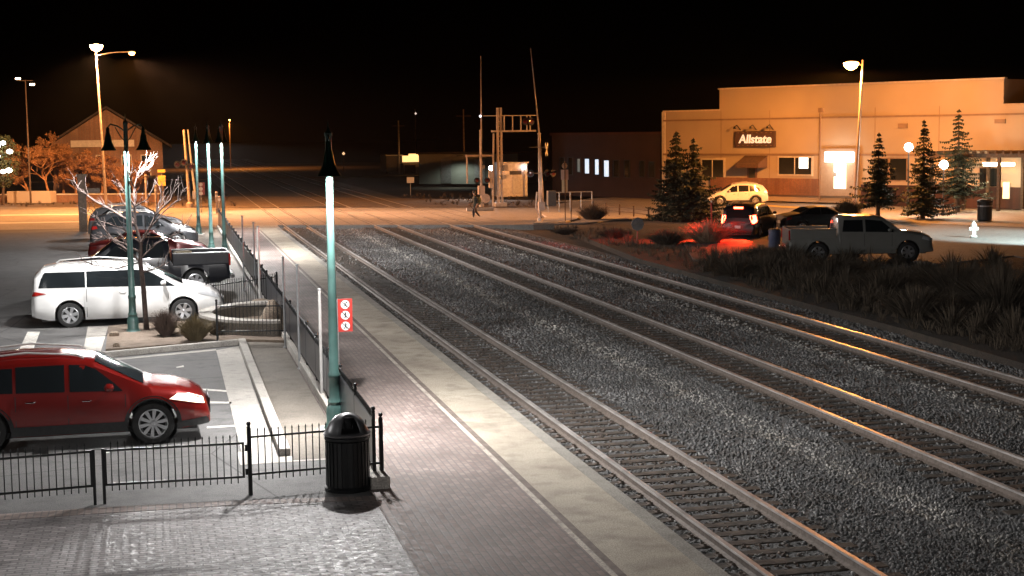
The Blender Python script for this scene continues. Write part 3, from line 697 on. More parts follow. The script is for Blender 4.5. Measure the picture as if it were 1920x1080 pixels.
# ================================================================ VEHICLES
def lerp_fn(pts):
    X = [p[0] for p in pts]; Y = [p[1] for p in pts]; return lambda x: float(np.interp(x, X, Y))
def car(name, label, cat, spec, paint, loc, rz, group=None, lights=None, rims='multi', detail=True):
    t = thing(name, label, cat, loc, rz, group)
    L = spec['L']; Wd = spec['W']/2; top = lerp_fn(spec['top']); belt = lerp_fn(spec['belt']); wr = lerp_fn(spec['wr'])
    pl = lerp_fn(spec.get('plan', [(0, .86), (.12, .95), (.5, 1), (L-.7, 1), (L-.3, .94), (L-.1, .85), (L, .72)])); zb = spec.get('zb', .24)
    wx = spec['wheels']; wrad = spec['wr_wheel']; ra = wrad*1.17
    xs = set(np.linspace(0, L, 60).round(3)) | {0.0, L}
    for x0 in wx:
        for a in np.linspace(0, PI, 19): xs.add(round(x0+ra*math.cos(a), 3))
    for k in ('top', 'belt'): xs |= {round(p[0], 3) for p in spec[k]}
    xs = sorted(xs)
    def bottom(x):
        z = zb+.12*max(0, (.5-x)/.5)+.06*max(0, (x-L+.5)/.5)
        for x0 in wx:
            d = abs(x-x0)
            if d < ra: z = max(z, wrad+math.sqrt(max(0, ra*ra-d*d)))
        return z
    def ring(x):
        p = pl(x)*Wd; zt = top(x); zl = min(belt(x), zt-.02); z0 = bottom(x); zm = max(z0+.02, min(zl-.02, .62 if zl > .8 else zl*.7)); w_ = wr(x)*Wd*min(1, pl(x)+.04)
        zs = max(z0+.01, min(zb+.15, zm-.01))
        return [(0, z0), (p*.9, z0), (p*.965, zs if zs > z0 else z0), (p, zm), (p*.965, zl), (w_+.02+(p*.965-w_)*.08, zl+(zt-zl)*.82) if zt-zl > .15 else (w_+(p*.965-w_)*.45, zl+(zt-zl)*.55), (w_*.90, zt-.02*min(1, (zt-zl)*4)), (w_*.5, zt+.015), (0, zt+.022)]
    def side(x, z):
        r_ = ring(x)[2:7]
        for (y0, z0), (y1, z1) in zip(r_, r_[1:]):
            if z <= z1: return y0+(y1-y0)*max(0, (z-z0))/max(1e-5, z1-z0)
        return r_[-1][0]
    mb = MB(); m_ = len(ring(1.)); vs = []; N_ = 2*m_-2
    for x in xs:
        r_ = ring(x); pts = [(y, z) for y, z in r_]+[(-y, z) for y, z in r_[-2:0:-1]]
        vs += [(x, y, z) for y, z in pts]
    fs = []
    for i in range(len(xs)-1):
        for j in range(N_): fs.append((i*N_+j, i*N_+(j+1) % N_, (i+1)*N_+(j+1) % N_, (i+1)*N_+j))
    fs.append(tuple(range(N_))); fs.append(tuple((len(xs)-1)*N_+j for j in range(N_))[::-1])
    mb.add(vs, fs); body = mb.build('body', paint, t, smooth=True)
    # helper: panel on both sides from a side-view polygon
    def spanel(name, poly, m, out=.006, parent=t, both=True, nx_=10):
        xs_ = sorted({p[0] for p in poly} | set(np.linspace(min(p[0] for p in poly), max(p[0] for p in poly), nx_)))
        def cut(x):
            zz = []
            for (a, b), (c, d) in zip(poly, poly[1:]+poly[:1]):
                if a == c: continue
                if min(a, c)-1e-6 <= x <= max(a, c)+1e-6: zz.append(b+(d-b)*(x-a)/(c-a))
            return min(zz), max(zz)
        for s in ((-1, 1) if both else (-1,)):
            mb = MB(); vs = []; k = 4
            for x in xs_:
                lo, hi = cut(x)
                for j in range(k):
                    z = lo+(hi-lo)*j/(k-1); vs.append((x, s*(side(x, z)+out), z))
            fs = [(i*k+j, i*k+j+1, (i+1)*k+j+1, (i+1)*k+j) for i in range(len(xs_)-1) for j in range(k-1)]
            mb.add(vs, fs); o = mb.build(name, m, parent, smooth=True)
        return o
    def tpanel(name, x0, x1, f, m, out=.006, parent=t, zlo=None):
        mb = MB(); vs = []; k = 9; X = sorted({x0, x1} | {p[0] for p in spec['top'] if x0 < p[0] < x1} | set(np.linspace(x0, x1, 6)))
        for x in X:
            w_ = wr(x)*Wd*f*min(1, pl(x)+.04)
            for j in range(k):
                y = -w_+2*w_*j/(k-1); q = abs(y)/max(1e-4, wr(x)*Wd); vs.append((x, y, top(x)+.022-.04*q*q+out))
        mb.add(vs, [(i*k+j, i*k+j+1, (i+1)*k+j+1, (i+1)*k+j) for i in range(len(X)-1) for j in range(k-1)])
        return mb.build(name, m, parent, smooth=True)
    for i, pw in enumerate(spec['windows']): spanel('side_window', pw, M_glass)
    tpanel('windshield', *spec['windshield'], .9, M_glass)
    if 'rear_glass' in spec: tpanel('rear_window', *spec['rear_glass'], .85, M_glass)
    # wheel wells
    for x0 in wx:
        mb = MB(); mb.lathe([(ra*.985, -Wd*.93), (ra*.985, Wd*.93)], (x0, 0, wrad), n=28, axis='y', cap=False); mb.build('wheel_well', M_trim, t)
    mb = MB(); mb.box((L/2, 0, zb+.02), (L*.9, Wd*1.6, .1)); mb.build('floor_pan', M_trim, t)
    for x0 in wx:
        for s in (-1, 1):
            wo = bpy.data.objects.new('wheel', None); col.objects.link(wo); wo.parent = t; wo.location = (x0, s*(Wd-.13), wrad); wo.empty_display_size = .2
            if s > 0: wo.rotation_euler = (0, 0, PI)
            rr_ = spec.get('rim', wrad*.66)
            mb = MB(); mb.lathe([(rr_, .1), (wrad*.93, .11), (wrad, .08), (wrad, -.07), (wrad*.94, -.105), (rr_*1.08, -.115), (rr_, -.10)], n=36, axis='y', cap=False); mb.build('tyre', M_tyre, wo, smooth=True)
            mb = MB(); mb.lathe([(rr_, .08), (rr_, -.10), (rr_*.93, -.105), (rr_*.9, -.085), (rr_*.86, .03), (.02, .04)], n=36, axis='y', cap=False)
            mb.lathe([(rr_*.22, -.02), (rr_*.22, -.085), (rr_*.15, -.095), (.003, -.098)], n=16, axis='y', cap=False)
            ns = 10 if rims == 'multi' else 6
            for q in range(ns):
                a = 2*PI*q/ns+.2; c_, s_ = math.cos(a), math.sin(a); p_ = (-s_, c_)
                w0, w1 = (rr_*.075, rr_*.13) if rims == 'multi' else (rr_*.15, rr_*.22)
                vs = []
                for rad_, ww, yy in ((rr_*.15, w0, -.085), (rr_*.92, w1, -.098)):
                    for sg in (-1, 1):
                        for dy in (0, .03): vs.append((rad_*c_+p_[0]*ww*sg, yy+dy, rad_*s_+p_[1]*ww*sg))
                mb.add(vs, [(0, 2, 6, 4), (1, 5, 7, 3), (0, 4, 5, 1), (2, 3, 7, 6), (0, 1, 3, 2), (4, 6, 7, 5)])
            mb.build('rim', M_rim, wo)
            mb = MB(); mb.lathe([(rr_*.84, .02), (.02, .022)], n=24, axis='y', cap=False); mb.build('brake', M_trim, wo)
    if detail:
        for xd in spec.get('doors', []):
            z0 = bottom(xd)+.08; z1 = belt(xd)-.01
            spanel('door_seam', [(xd, z0), (xd+.014, z0), (xd+.014, z1), (xd, z1)], M_trim, .003, nx_=2)
        for xd in spec.get('handles', []):
            zz = belt(xd)-.12
            for s in (-1, 1):
                mb = MB(); mb.tube([(xd-.09, s*(side(xd, zz)+.005), zz), (xd-.07, s*(side(xd, zz)+.035), zz), (xd+.07, s*(side(xd, zz)+.035), zz), (xd+.09, s*(side(xd, zz)+.005), zz)], .013, 6)
                mb.build('door_handle', paint if not spec.get('chrome') else M_chrome, t, smooth=True)
        if 'mirror' in spec:
            xm, zm_ = spec['mirror']
            for s in (-1, 1):
                yy = s*(side(xm, zm_)+.0); mb = MB()
                mb.tube([(xm, yy, zm_-.03), (xm-.02, yy+s*.12, zm_)], .03, 6, mi=1)
                mb.lathe([(.03, -.11), (.085, -.09), (.105, -.02), (.10, .06), (.05, .11), (.004, .12)], n=12, T=Matrix.Translation((xm-.02, yy+s*.2, zm_+.05)) @ Matrix.Rotation(-PI/2, 4, 'Y') @ Matrix.Diagonal((.75, 1.15, .75, 1)))
                mb.build('mirror', [paint, M_trim], t, smooth=True)
        if 'cladding' in spec:
            lo = zb+.02; a, b_ = wx[0]+ra, wx[1]-ra
            spanel('sill_cladding', [(a, lo), (b_, lo), (b_, lo+spec['cladding']), (a, lo+spec['cladding'])], M_trim, .008)
            for x0 in wx:
                for s in (-1, 1):
                    mb = MB(); vs = []; n_ = 22
                    for q in range(n_+1):
                        a_ = PI*q/n_
                        for r_ in (ra*.97, ra*1.13):
                            x_, z_ = x0+r_*math.cos(a_), wrad+r_*math.sin(a_); x_ = min(max(x_, .02), L-.02); vs.append((x_, s*(side(x_, max(z_, .35))+.012), z_))
                    mb.add(vs, [(2*q, 2*q+1, 2*q+3, 2*q+2) for q in range(n_)])
                    mb.build('arch_cladding', M_trim, t, smooth=True)
        if 'rails' in spec:
            x0, x1 = spec['rails']
            for s in (-1, 1):
                yy = s*wr((x0+x1)/2)*Wd*.84
                mb = MB(); mb.tube([(x0, yy, top(x0)), (x0+.12, yy, top(x0)+.07), ((x0+x1)/2, yy, top((x0+x1)/2)+.075), (x1-.12, yy, top(x1)+.07), (x1, yy, top(x1))], .02, 8); mb.build('roof_rail', M_alum, t, smooth=True)
    if 'head' in spec:
        o = spanel('headlight', spec['head'], lights['head'] if lights and 'head' in lights else mat('headlight_glass', (.55, .56, .58), .08, spec=.8, coat=1.), .012)
    if 'tail' in spec:
        spanel('tail_light', spec['tail'], lights['tail'] if lights and 'tail' in lights else mat('red_tail_glass', (.35, .015, .012), .12, coat=1.), .012)
    # grille and bumpers
    xg = L; mb = MB(); gz = spec.get('grille', (.5, .75)); gw = Wd*pl(L)*.8
    mb.box((xg+.004, 0, sum(gz)/2), (.03, gw*2*.85, gz[1]-gz[0])); mb.build('grille', M_trim, t, bevel=.01)
    mb = MB(); mb.box((-.006, 0, .62), (.02, .32, .16)); mb.build('number_plate', M_white, t)
    if 'front_lip' in spec:
        z0, z1 = spec['front_lip']; spanel('bumper_lip', [(L-.62, z0), (L-.02, z0+.03), (L-.02, z1), (L-.62, z1-.06)], M_trim, .01)
    return t, body, spanel, tpanel, side, ring

def paint(name, c, rough=.3, metal=0.): return mat(name, c, rough, metal=metal, noise=.06, nscale=2, coat=1.)
P_red = paint('red_car_paint', (.19, .007, .005), .3, .45); P_white = paint('white_car_paint', (.78, .78, .77)); P_black = paint('black_car_paint', (.006, .007, .012)); P_gry = paint('dark_grey_car_paint', (.05, .052, .058), .3, .4)
P_silver = paint('silver_car_paint', (.30, .30, .31), .32, .6); P_wgrey = paint('pale_grey_truck_paint', (.25, .245, .225)); P_maroon = paint('maroon_car_paint', (.20, .012, .012), .3, .2)

def zsq(o, f):
    for k in ('top', 'belt', 'head', 'tail'): o[k] = [(a, b*f) for a, b in o[k]]
    o['windows'] = [[(a, b*f) for a, b in w_] for w_ in o['windows']]; o['mirror'] = (o['mirror'][0], o['mirror'][1]*f)
def sc_(spec, s):
    o = {}
    for k, v in spec.items():
        if k in ('wr', 'plan'): o[k] = [(a*s, b) for a, b in v]
        elif k in ('rims', 'chrome'): o[k] = v
        elif isinstance(v, (int, float)) and not isinstance(v, bool): o[k] = v*s
        elif isinstance(v, tuple): o[k] = tuple(q*s for q in v)
        elif k == 'windows': o[k] = [[(a*s, b*s) for a, b in w_] for w_ in v]
        elif isinstance(v, list) and v and isinstance(v[0], tuple): o[k] = [(a*s, b*s) for a, b in v]
        elif isinstance(v, list): o[k] = [q*s for q in v]
        else: o[k] = v
    return o
SUV = dict(L=4.66, W=1.84, top=[(0, .75), (.04, 1.0), (.12, 1.22), (.38, 1.52), (.75, 1.63), (1.5, 1.70), (2.2, 1.69), (2.75, 1.60), (3.2, 1.34), (3.58, 1.12), (3.7, 1.085), (4.1, 1.02), (4.38, .93), (4.55, .82), (4.63, .68), (4.66, .5)],
           belt=[(0, .7), (.06, .95), (.6, 1.03), (1.5, 1.03), (2.8, 1.0), (3.5, .97), (4.1, .88), (4.4, .79), (4.6, .66), (4.66, .48)],
           wr=[(0, .72), (.4, .74), (1, .78), (2.7, .78), (3.3, .84), (3.7, .88), (4.3, .84), (4.66, .7)], wheels=[.98, 3.70], wr_wheel=.36, rim=.245, zb=.24,
           windows=[[(.62, 1.10), (1.45, 1.08), (1.45, 1.52), (1.0, 1.52), (.7, 1.30)], [(1.5, 1.08), (2.28, 1.06), (2.28, 1.545), (1.5, 1.54)], [(2.36, 1.06), (3.22, 1.03), (3.10, 1.16), (2.78, 1.45), (2.60, 1.525), (2.36, 1.54)]],
           windshield=(2.78, 3.56), rear_glass=(.12, .40), doors=[1.48, 2.32, 3.25], handles=[1.72, 2.62], mirror=(3.02, 1.08), cladding=.16, rails=(.75, 2.6),
           head=[(3.98, .84), (4.40, .74), (4.57, .70), (4.55, .80), (4.35, .90), (4.12, .93)], tail=[(.05, .95), (.35, 1.0), (.3, 1.12), (.10, 1.1)], front_lip=(.26, .42), grille=(.42, .68), chrome=True)
VAN = dict(L=5.1, W=1.97, top=[(0, .8), (.03, 1.2), (.1, 1.5), (.3, 1.70), (.8, 1.79), (1.8, 1.82), (2.6, 1.79), (3.05, 1.69), (3.55, 1.42), (4.02, 1.15), (4.4, 1.07), (4.8, .96), (4.98, .82), (5.07, .66), (5.1, .48)],
           belt=[(0, .78), (.05, 1.05), (1, 1.12), (3.3, 1.10), (4.1, 1.02), (4.6, .9), (4.95, .72), (5.1, .46)],
           wr=[(0, .8), (.5, .84), (3.2, .84), (3.8, .86), (4.3, .88), (4.8, .84), (5.1, .7)], wheels=[1.0, 4.0], wr_wheel=.34, rim=.225, zb=.20,
           windows=[[(.20, 1.16), (1.42, 1.15), (1.42, 1.60), (.32, 1.60)], [(1.46, 1.15), (2.62, 1.14), (2.62, 1.61), (1.46, 1.61)], [(2.70, 1.14), (3.80, 1.10), (3.58, 1.25), (3.22, 1.49), (3.0, 1.58), (2.70, 1.61)]],
           windshield=(3.1, 4.0), rear_glass=(.02, .12), doors=[1.44, 2.66, 3.6], handles=[2.4, 2.95], mirror=(3.5, 1.17), rails=(.6, 2.9),
           head=[(4.35, .88), (4.75, .76), (5.0, .70), (4.98, .80), (4.75, .93), (4.45, .98)], tail=[(.03, .92), (.42, 1.0), (.12, 1.06), (.03, 1.05)], grille=(.35, .62))
SEDAN = dict(L=4.8, W=1.84, top=[(0, .7), (.05, .95), (.5, 1.06), (.95, 1.12), (1.5, 1.38), (2.0, 1.45), (2.6, 1.43), (3.1, 1.22), (3.5, 1.02), (4.2, .93), (4.6, .82), (4.76, .65), (4.8, .45)],
             belt=[(0, .68), (.08, .9), (1.0, .98), (3.3, .94), (4.2, .85), (4.65, .7), (4.8, .43)], wr=[(0, .8), (.9, .8), (1.5, .74), (2.8, .76), (3.5, .86), (4.8, .7)], wheels=[1.0, 3.8], wr_wheel=.33, zb=.2,
             windows=[[(1.15, 1.04), (2.1, 1.02), (2.1, 1.36), (1.62, 1.34)], [(2.18, 1.02), (3.15, 1.0), (2.95, 1.16), (2.6, 1.34), (2.18, 1.36)]], windshield=(2.65, 3.48), rear_glass=(.98, 1.5), doors=[2.14, 3.2], handles=[1.5, 2.4], mirror=(3.0, 1.03),
             head=[(4.1, .78), (4.65, .62), (4.72, .68), (4.5, .8)], tail=[(.06, .72), (.35, .8), (.35, .9), (.08, .88)], grille=(.35, .55))
TRUCK = dict(L=5.8, W=1.98, top=[(0, .70), (.02, 1.0), (1.85, 1.0), (1.90, 1.1), (2.0, 1.75), (2.2, 1.86), (3.4, 1.88), (3.8, 1.80), (4.45, 1.30), (4.6, 1.24), (5.4, 1.16), (5.7, 1.02), (5.78, .8), (5.8, .5)],
             belt=[(0, .68), (.02, .98), (1.85, .98), (2.0, 1.18), (4.4, 1.16), (5.2, 1.06), (5.6, .9), (5.8, .48)], wr=[(0, .94), (1.85, .94), (2.0, .74), (3.8, .76), (4.5, .88), (5.8, .78)], plan=[(0, .97), (.1, 1), (5.3, 1), (5.65, .93), (5.8, .85)],
             wheels=[1.15, 4.75], wr_wheel=.40, zb=.35, windows=[[(2.12, 1.24), (2.95, 1.23), (2.95, 1.70), (2.2, 1.70)], [(3.05, 1.23), (4.2, 1.2), (4.05, 1.36), (3.72, 1.66), (3.05, 1.72)]],
             windshield=(3.85, 4.44), rear_glass=(1.93, 2.0), doors=[2.05, 3.0, 4.1], handles=[2.3, 3.3], mirror=(4.0, 1.26), head=[(5.3, .92), (5.7, .82), (5.72, .95), (5.35, 1.04)], grille=(.55, .92))
def add_bed(t, pm_, s, tail=M_red):
    """open cargo bed walls, tailgate and tall tail lights"""
    W_ = .99*s
    for sg in (-1, 1):
        mb = MB(); mb.box((.95*s, sg*(W_-.055*s), 1.16*s), (1.86*s, .10*s, .40*s)); mb.build('bed_side', pm_, t, bevel=.03)
        mb = MB(); mb.box((.95*s, sg*(W_-.055*s), 1.372*s), (1.84*s, .085*s, .02)); mb.build('bed_rail_cap', M_alum, t)
        mb = MB(); mb.box((.0, sg*(W_-.06*s), 1.12*s), (.07, .11*s, .40*s)); mb.build('tail_light', mat('red_tail_glass', (.35, .015, .012), .12, coat=1.), t, bevel=.015)
    mb = MB(); mb.box((.03, 0, 1.13*s), (.06, 1.74*s, .46*s)); mb.build('tailgate', pm_, t, bevel=.015)
    mb = MB(); mb.box((-.1, 0, .55*s), (.14, 1.8*s, .16)); mb.build('rear_bumper', M_chrome, t, bevel=.03)
    mb = MB(); mb.box((.96*s, 0, 1.05*s), (1.74*s, 1.68*s, .05)); mb.build('bed_liner', M_trim, t)

# red SUV in front
sp = sc_(SUV, 1.09); zsq(sp, .915)
fx = -.38; M_hl = mat('headlight_glare', (1, .9, .75), .2, emit=(1, .86, .66), estr=1.6, coat=1.)  # emission stands in for light reflected by the headlight
yc = at(293, 835, ZP).y+.92*1.09
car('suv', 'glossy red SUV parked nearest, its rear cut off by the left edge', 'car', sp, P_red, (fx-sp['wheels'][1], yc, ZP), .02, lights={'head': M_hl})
# phone-like gear on the dash edge of the windshield: wiper cowl
# white minivan
sp = sc_(VAN, 1.11); zsq(sp, .94); b = at(134, 614, ZP)
car('minivan', 'white minivan parked across the stalls behind the planter', 'minivan', sp, P_white, (b.x-sp['wheels'][0]-.03, b.y+.985*1.11-.1, ZP), .012, rims='six')
# black pickup, tail towards the platform
sp = sc_(TRUCK, 1.08); b = at(432, 548, ZP)
t, *_ = car('pickup_truck', 'black pickup truck with an open bed parked behind the white minivan', 'pickup truck', sp, P_black, (b.x, b.y+1.05, ZP), PI+.01, rims='six')
add_bed(t, P_black, 1.08)
# cargo in the bed
b = at(330, 500, ZP+1.14); bz = ZP+1.14
mb = MB(); mb.box((0, 0, .16), (.55, .45, .32)); mb.box((0, 0, .335), (.57, .47, .03)); o = mb.build('cardboard_box', mat('cardboard', (.42, .33, .2), .8, noise=.2), bevel=.01); o.location = (.55, 57.2, bz-.03); o.rotation_euler[2] = .3
tag(o, 'pale box lying in the open bed of the black pickup', 'box')
# maroon car
sp = sc_(SEDAN, 1.08); b = at(393, 497, ZP)
car('sedan', 'maroon sedan parked nose out just beyond the black pickup', 'car', sp, P_maroon, (b.x-sp['L'], b.y+1.0, ZP), 0, rims='six')
sp = sc_(SUV, 1.14); b = at(372, 466, ZP)
car('suv', 'dark grey SUV parked beyond the maroon sedan, seen through the bare branches', 'car', sp, P_gry, (b.x-sp['L'], b.y+.9, ZP), 0)
sp = sc_(SUV, 1.12); b = at(346, 447, ZP)
car('suv', 'silver SUV parked farthest down the left row by the orange street', 'car', sp, P_silver, (b.x-sp['L'], b.y+1.2, ZP), 0)

# ================================================================ ORANGE STREET LAMPS
SOD = (1., .34, .06); WARM = (1., .47, .19); AIM_TINT = (1., .47, .24)
def tall_lamp(label, base, top_z, heads, pole_m, r=.12, group='tall orange street lamps', lean=(0, 0), cone=155, aims=()):
    """heads: list of (dx, dy, z, power, colour, lens size)"""
    t = thing('street_lamp', label, 'street lamp', tuple(base), group=group)
    h = top_z-base[2]
    mb = MB(); mb.lathe([(.3, 0), (.3, .12), (.2, .16)], n=12); mb.tube([(0, 0, 0), (lean[0]*.5, lean[1]*.5, h*.5), (lean[0], lean[1], h)], [r, r*.8, r*.55], 10); mb.build('pole', pole_m, t, smooth=True)
    for dx, dy, z, pw, cl, ls in heads:
        z -= base[2]; d = Vector((dx-lean[0]*z/h, dy-lean[1]*z/h, 0)); dn = d.normalized() if d.length > .01 else Vector((1, 0, 0))
        p = Vector((dx, dy, z)); q = Vector((lean[0]*.97, lean[1]*.97, min(h-.1, z-.25)))
        mb = MB(); mb.tube([q, q.lerp(p, .5)+Vector((0, 0, .12)), p-dn*.2+Vector((0, 0, .04))], .045, 6); mb.build('arm', pole_m, t, smooth=True)
        T = Matrix.Translation(p) @ Matrix.Rotation(math.atan2(dn.y, dn.x), 4, 'Z')
        mb = MB(); mb.lathe([(.05, -.35), (.12, -.3), (.17, -.1), (.19, .1), (.15, .3), (.04, .38)], n=12, axis='x', T=T @ Matrix.Diagonal((1, 1, .55, 1)) @ Matrix.Translation((0, 0, .08))); hd = mb.build('lamp_head', M_galv, t, smooth=True)
        dp = 2.3 if ls > .4 else 1.; mb = MB(); mb.lathe([(ls, .0), (ls*.95, -.08*dp), (ls*.7, -.16*dp), (ls*.3, -.21*dp), (.005, -.22*dp)], n=16, T=T @ Matrix.Translation((.05, 0, -.01)), cap=False)  # wide lenses are deepened so their glow stands in for glare
        mb.build('lamp_lens', mat('lens_%.2f_%.2f' % (cl[1], cl[2]), cl, .3, emit=cl, estr=90), hd, smooth=True)
        light('lamp_light', 'SPOT', tuple(p+Vector((.05, 0, -.30 if ls < .4 else -.56))), pw, cl, t, size=.2, cone=cone, blend=.3 if cone < 170 else .05)
    for i_, tg, pw, cn in aims:      # added spots at the head, brightening wall, crossing and bushes
        dx, dy, z, _, cl, ls = heads[i_]; light('lamp_light', 'SPOT', (dx+.05, dy, z-base[2]-.6), pw, AIM_TINT if (i_ == 1) else cl, t, size=.2, cone=cn, blend=1., target=tg)
    return t
M_mast = mat('pale_mast_paint', (.72, .62, .52), .55, noise=.2, nscale=4)
M_polew = mat('weathered_pale_pole', (.45, .36, .28), .8, noise=.35, nscale=5, bump=.3)
b = at(200, 396, -.02); k = mpp(b); zt = up(b, 92, 192)
hx = (187-pr((b.x, b.y, zt-.1))[0])/k
tall_lamp('tall pale street lamp with one blazing warm-white head and one orange head', b, zt, [(hx-.2, -1.3, up(b, 86, 187), P_SOD*.5, WARM, .5), ((252-192)/k-.2, .2, up(b, 98, 252), P_SOD*.5, SOD, .24)], M_polew, lean=((192-200)/k*1.0, 0), aims=[(1, (19, -16, -13), P_SOD*1.6, 70), (1, (29, -22, -12.5), P_SOD*2.4, 34), (1, (11, -16, -13), P_SOD*.5, 60), (0, (-5, 26, -8.5), P_SOD*1.2, 52)])
b = at(1601, 404, .0); k = mpp(b); zt = up(b, 112, 1618); lx = (1619-pr((b.x, b.y, zt))[0])/k
tall_lamp('tall street lamp with one glowing orange head in front of the tan commercial building', b, zt, [(lx-(1618-1597)/k, .1, up(b, 117, 1597), P_SOD*.42, SOD, .5)], mat('pale_steel_pole', (.42, .33, .27), .5, noise=.15), r=.13, lean=(lx, 0), cone=179.5, aims=[(0, (-3, 24, -5.5), P_SOD*.85, 62), (0, (-22, 6, -10), P_SOD*.7, 50)])
# street lamps beyond the frame that belong to the same street
tall_lamp('tall street lamp on the street corner beyond the left edge of the picture', Vector((-33, 121, 0)), 11, [(1.5, -1.5, 11, P_SOD, SOD, .24)], M_polew)
tall_lamp('tall street lamp on the far right street corner outside the picture', Vector((66, 88, 0)), 11, [(-1.5, -1, 11, P_SOD*.12, SOD, .24)], M_polew)
# twin floodlight mast far left
b = at(58, 384, 0); zt = up(b, 150); k = mpp(b)
t = thing('floodlight_mast', 'slim dark mast with two small floodlights high at the left edge', 'light mast', tuple(b))
mb = MB(); mb.tube([(0, 0, 0), (0, 0, zt)], [.09, .05], 8); mb.box((0, 0, zt-.05), (1.3, .06, .06)); mb.build('pole', M_barkd, t)
for px, py in ((45, 147), (70, 158)):
    x = (px-58)/k; z = up(b, py)
    mb = MB(); mb.box((x, 0, z), (.4, .2, .2), rz=.2); hd = mb.build('flood_head', M_trim, t, bevel=.03)
    mb = MB(); mb.box((x, -.12, z-.02), (.42, .03, .14), rz=.2); mb.build('lamp_lens', mat('flood_lens', (1, .75, .45), .3, emit=(1, .7, .4), estr=25), hd)

# ================================================================ HOUSE AND PLANTS, FAR LEFT
M_brick = brick_mat('orange_brick_wall', (.24, .12, .07), (.31, .17, .10), (.22, .19, .16), .24, .08, rot=0, bump=.2)
M_roof = mat('dark_shingles', (.05, .04, .038), .85, noise=.4, nscale=6)
M_stucco = mat('tan_stucco', (.44, .365, .285), .85, noise=.10, nscale=.25, detail=3)
M_trimw = mat('pale_trim', (.6, .55, .48), .6, noise=.15)
M_winG = mat('dark_window_glass', (.015, .018, .02), .08, spec=.7)
y0 = 156.; A = at(98, 372, 0); hb = 19.0
def hx_(px): return at(px, 372, 0).x
t = thing('brick_house', 'brick house with a dark gable roof behind the bare orange-lit bushes', 'house', (0, 0, 0))
xl, xr_, ya = hx_(105), hx_(308), at(200, 372, 0).y
zr = up(at(205, 372, 0), 205); ze = up(at(205, 372, 0), 268); xm = (xl+xr_)/2
mb = MB(); mb.box(((xl+xr_)/2, ya+7, ze/2), (xr_-xl, 14, ze)); mb.add([(xl, ya, ze), (xr_, ya, ze), (xm, ya, zr), (xl, ya+14, ze), (xr_, ya+14, ze), (xm, ya+14, zr)], [(0, 1, 2), (3, 5, 4), (0, 2, 5, 3), (1, 4, 5, 2)]); mb.build('wall', M_brick, t)
mb = MB()
for s, xe in ((-1, xl), (1, xr_)):
    e = Vector((xe+s*.9, 0, ze-.55)); p = Vector((xm, 0, zr+.12)); d = Vector((0, 0, .22))
    vs = [e, p, p+d, e+d]; mb.add([Vector((v.x, ya-.7, v.z)) for v in vs]+[Vector((v.x, ya+14.7, v.z)) for v in vs], [(0, 1, 2, 3), (7, 6, 5, 4), (0, 4, 5, 1), (2, 6, 7, 3), (0, 3, 7, 4), (1, 5, 6, 2)])
mb.build('roof', M_roof, t)
hu = lambda px, py: (at(px, 372, 0).x, up(at(px, 372, 0), py))
x0, z0 = hu(139, 276); x1, z1 = hu(255, 262); mb = MB(); mb.box(((x0+x1)/2, ya-.08, (z0+z1)/2), (x1-x0, .14, z1-z0)); mb.build('band', M_trimw, t)
for px in (150, 185, 232, 268):
    x0, z0 = hu(px, 330); x1, z1 = hu(px+15, 292); mb = MB(); mb.box(((x0+x1)/2, ya-.04, (z0+z1)/2), (x1-x0+.2, .07, z1-z0+.2)); wf = mb.build('window', M_trimw, t)
    mb = MB(); mb.box(((x0+x1)/2, ya-.09, (z0+z1)/2), (x1-x0, .05, z1-z0)); mb.build('pane', M_winG, wf)
x0, z0 = hu(280, 371); x1, z1 = hu(292, 330); mb = MB(); mb.box(((x0+x1)/2, ya-.05, (z0+z1)/2), (x1-x0, .08, z1-z0)); mb.build('door', M_trim, t)
# long side wing right of the gable
slabx0, slabx1 = hx_(312), hx_(345)
# low garden wall
a = at(-10, 380, 0); b = at(300, 379, 0)
t = thing('garden_wall', 'low tan wall with a raised pale flower box along the far side of the street', 'low wall', tuple(a), span(a, b)[1])
L_ = span(a, b)[0]; mb = MB(); mb.box((L_/2, 0, .35), (L_, .4, .7)); mb.build('wall', M_brick, t)
mb = MB(); mb.box((L_/2, 0, .76), (L_+.2, .55, .1)); mb.build('coping', M_trimw, t)
mb = MB(); mb.box((L_*.26, -.9, .55), (4.4, 1.1, 1.1)); mb.build('flower_box', M_stucco, t, bevel=.05)
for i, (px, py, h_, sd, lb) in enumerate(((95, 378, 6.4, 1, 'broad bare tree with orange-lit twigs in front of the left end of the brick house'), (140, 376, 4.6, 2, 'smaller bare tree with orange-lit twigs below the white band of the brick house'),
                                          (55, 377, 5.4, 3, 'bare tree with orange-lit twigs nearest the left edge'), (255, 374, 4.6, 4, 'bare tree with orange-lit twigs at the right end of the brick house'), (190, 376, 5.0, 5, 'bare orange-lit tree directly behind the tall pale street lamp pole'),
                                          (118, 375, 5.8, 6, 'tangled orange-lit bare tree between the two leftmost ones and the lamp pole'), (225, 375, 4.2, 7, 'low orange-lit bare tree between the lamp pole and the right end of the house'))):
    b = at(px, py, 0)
    bare_tree('bare_tree', lb, b, h_*1.75, sd, M_dryb, levels=5, r0=.15, trunk_h=.24, nb=3, tw=2, spread=.62, fleck=13, group='bare trees before the brick house')
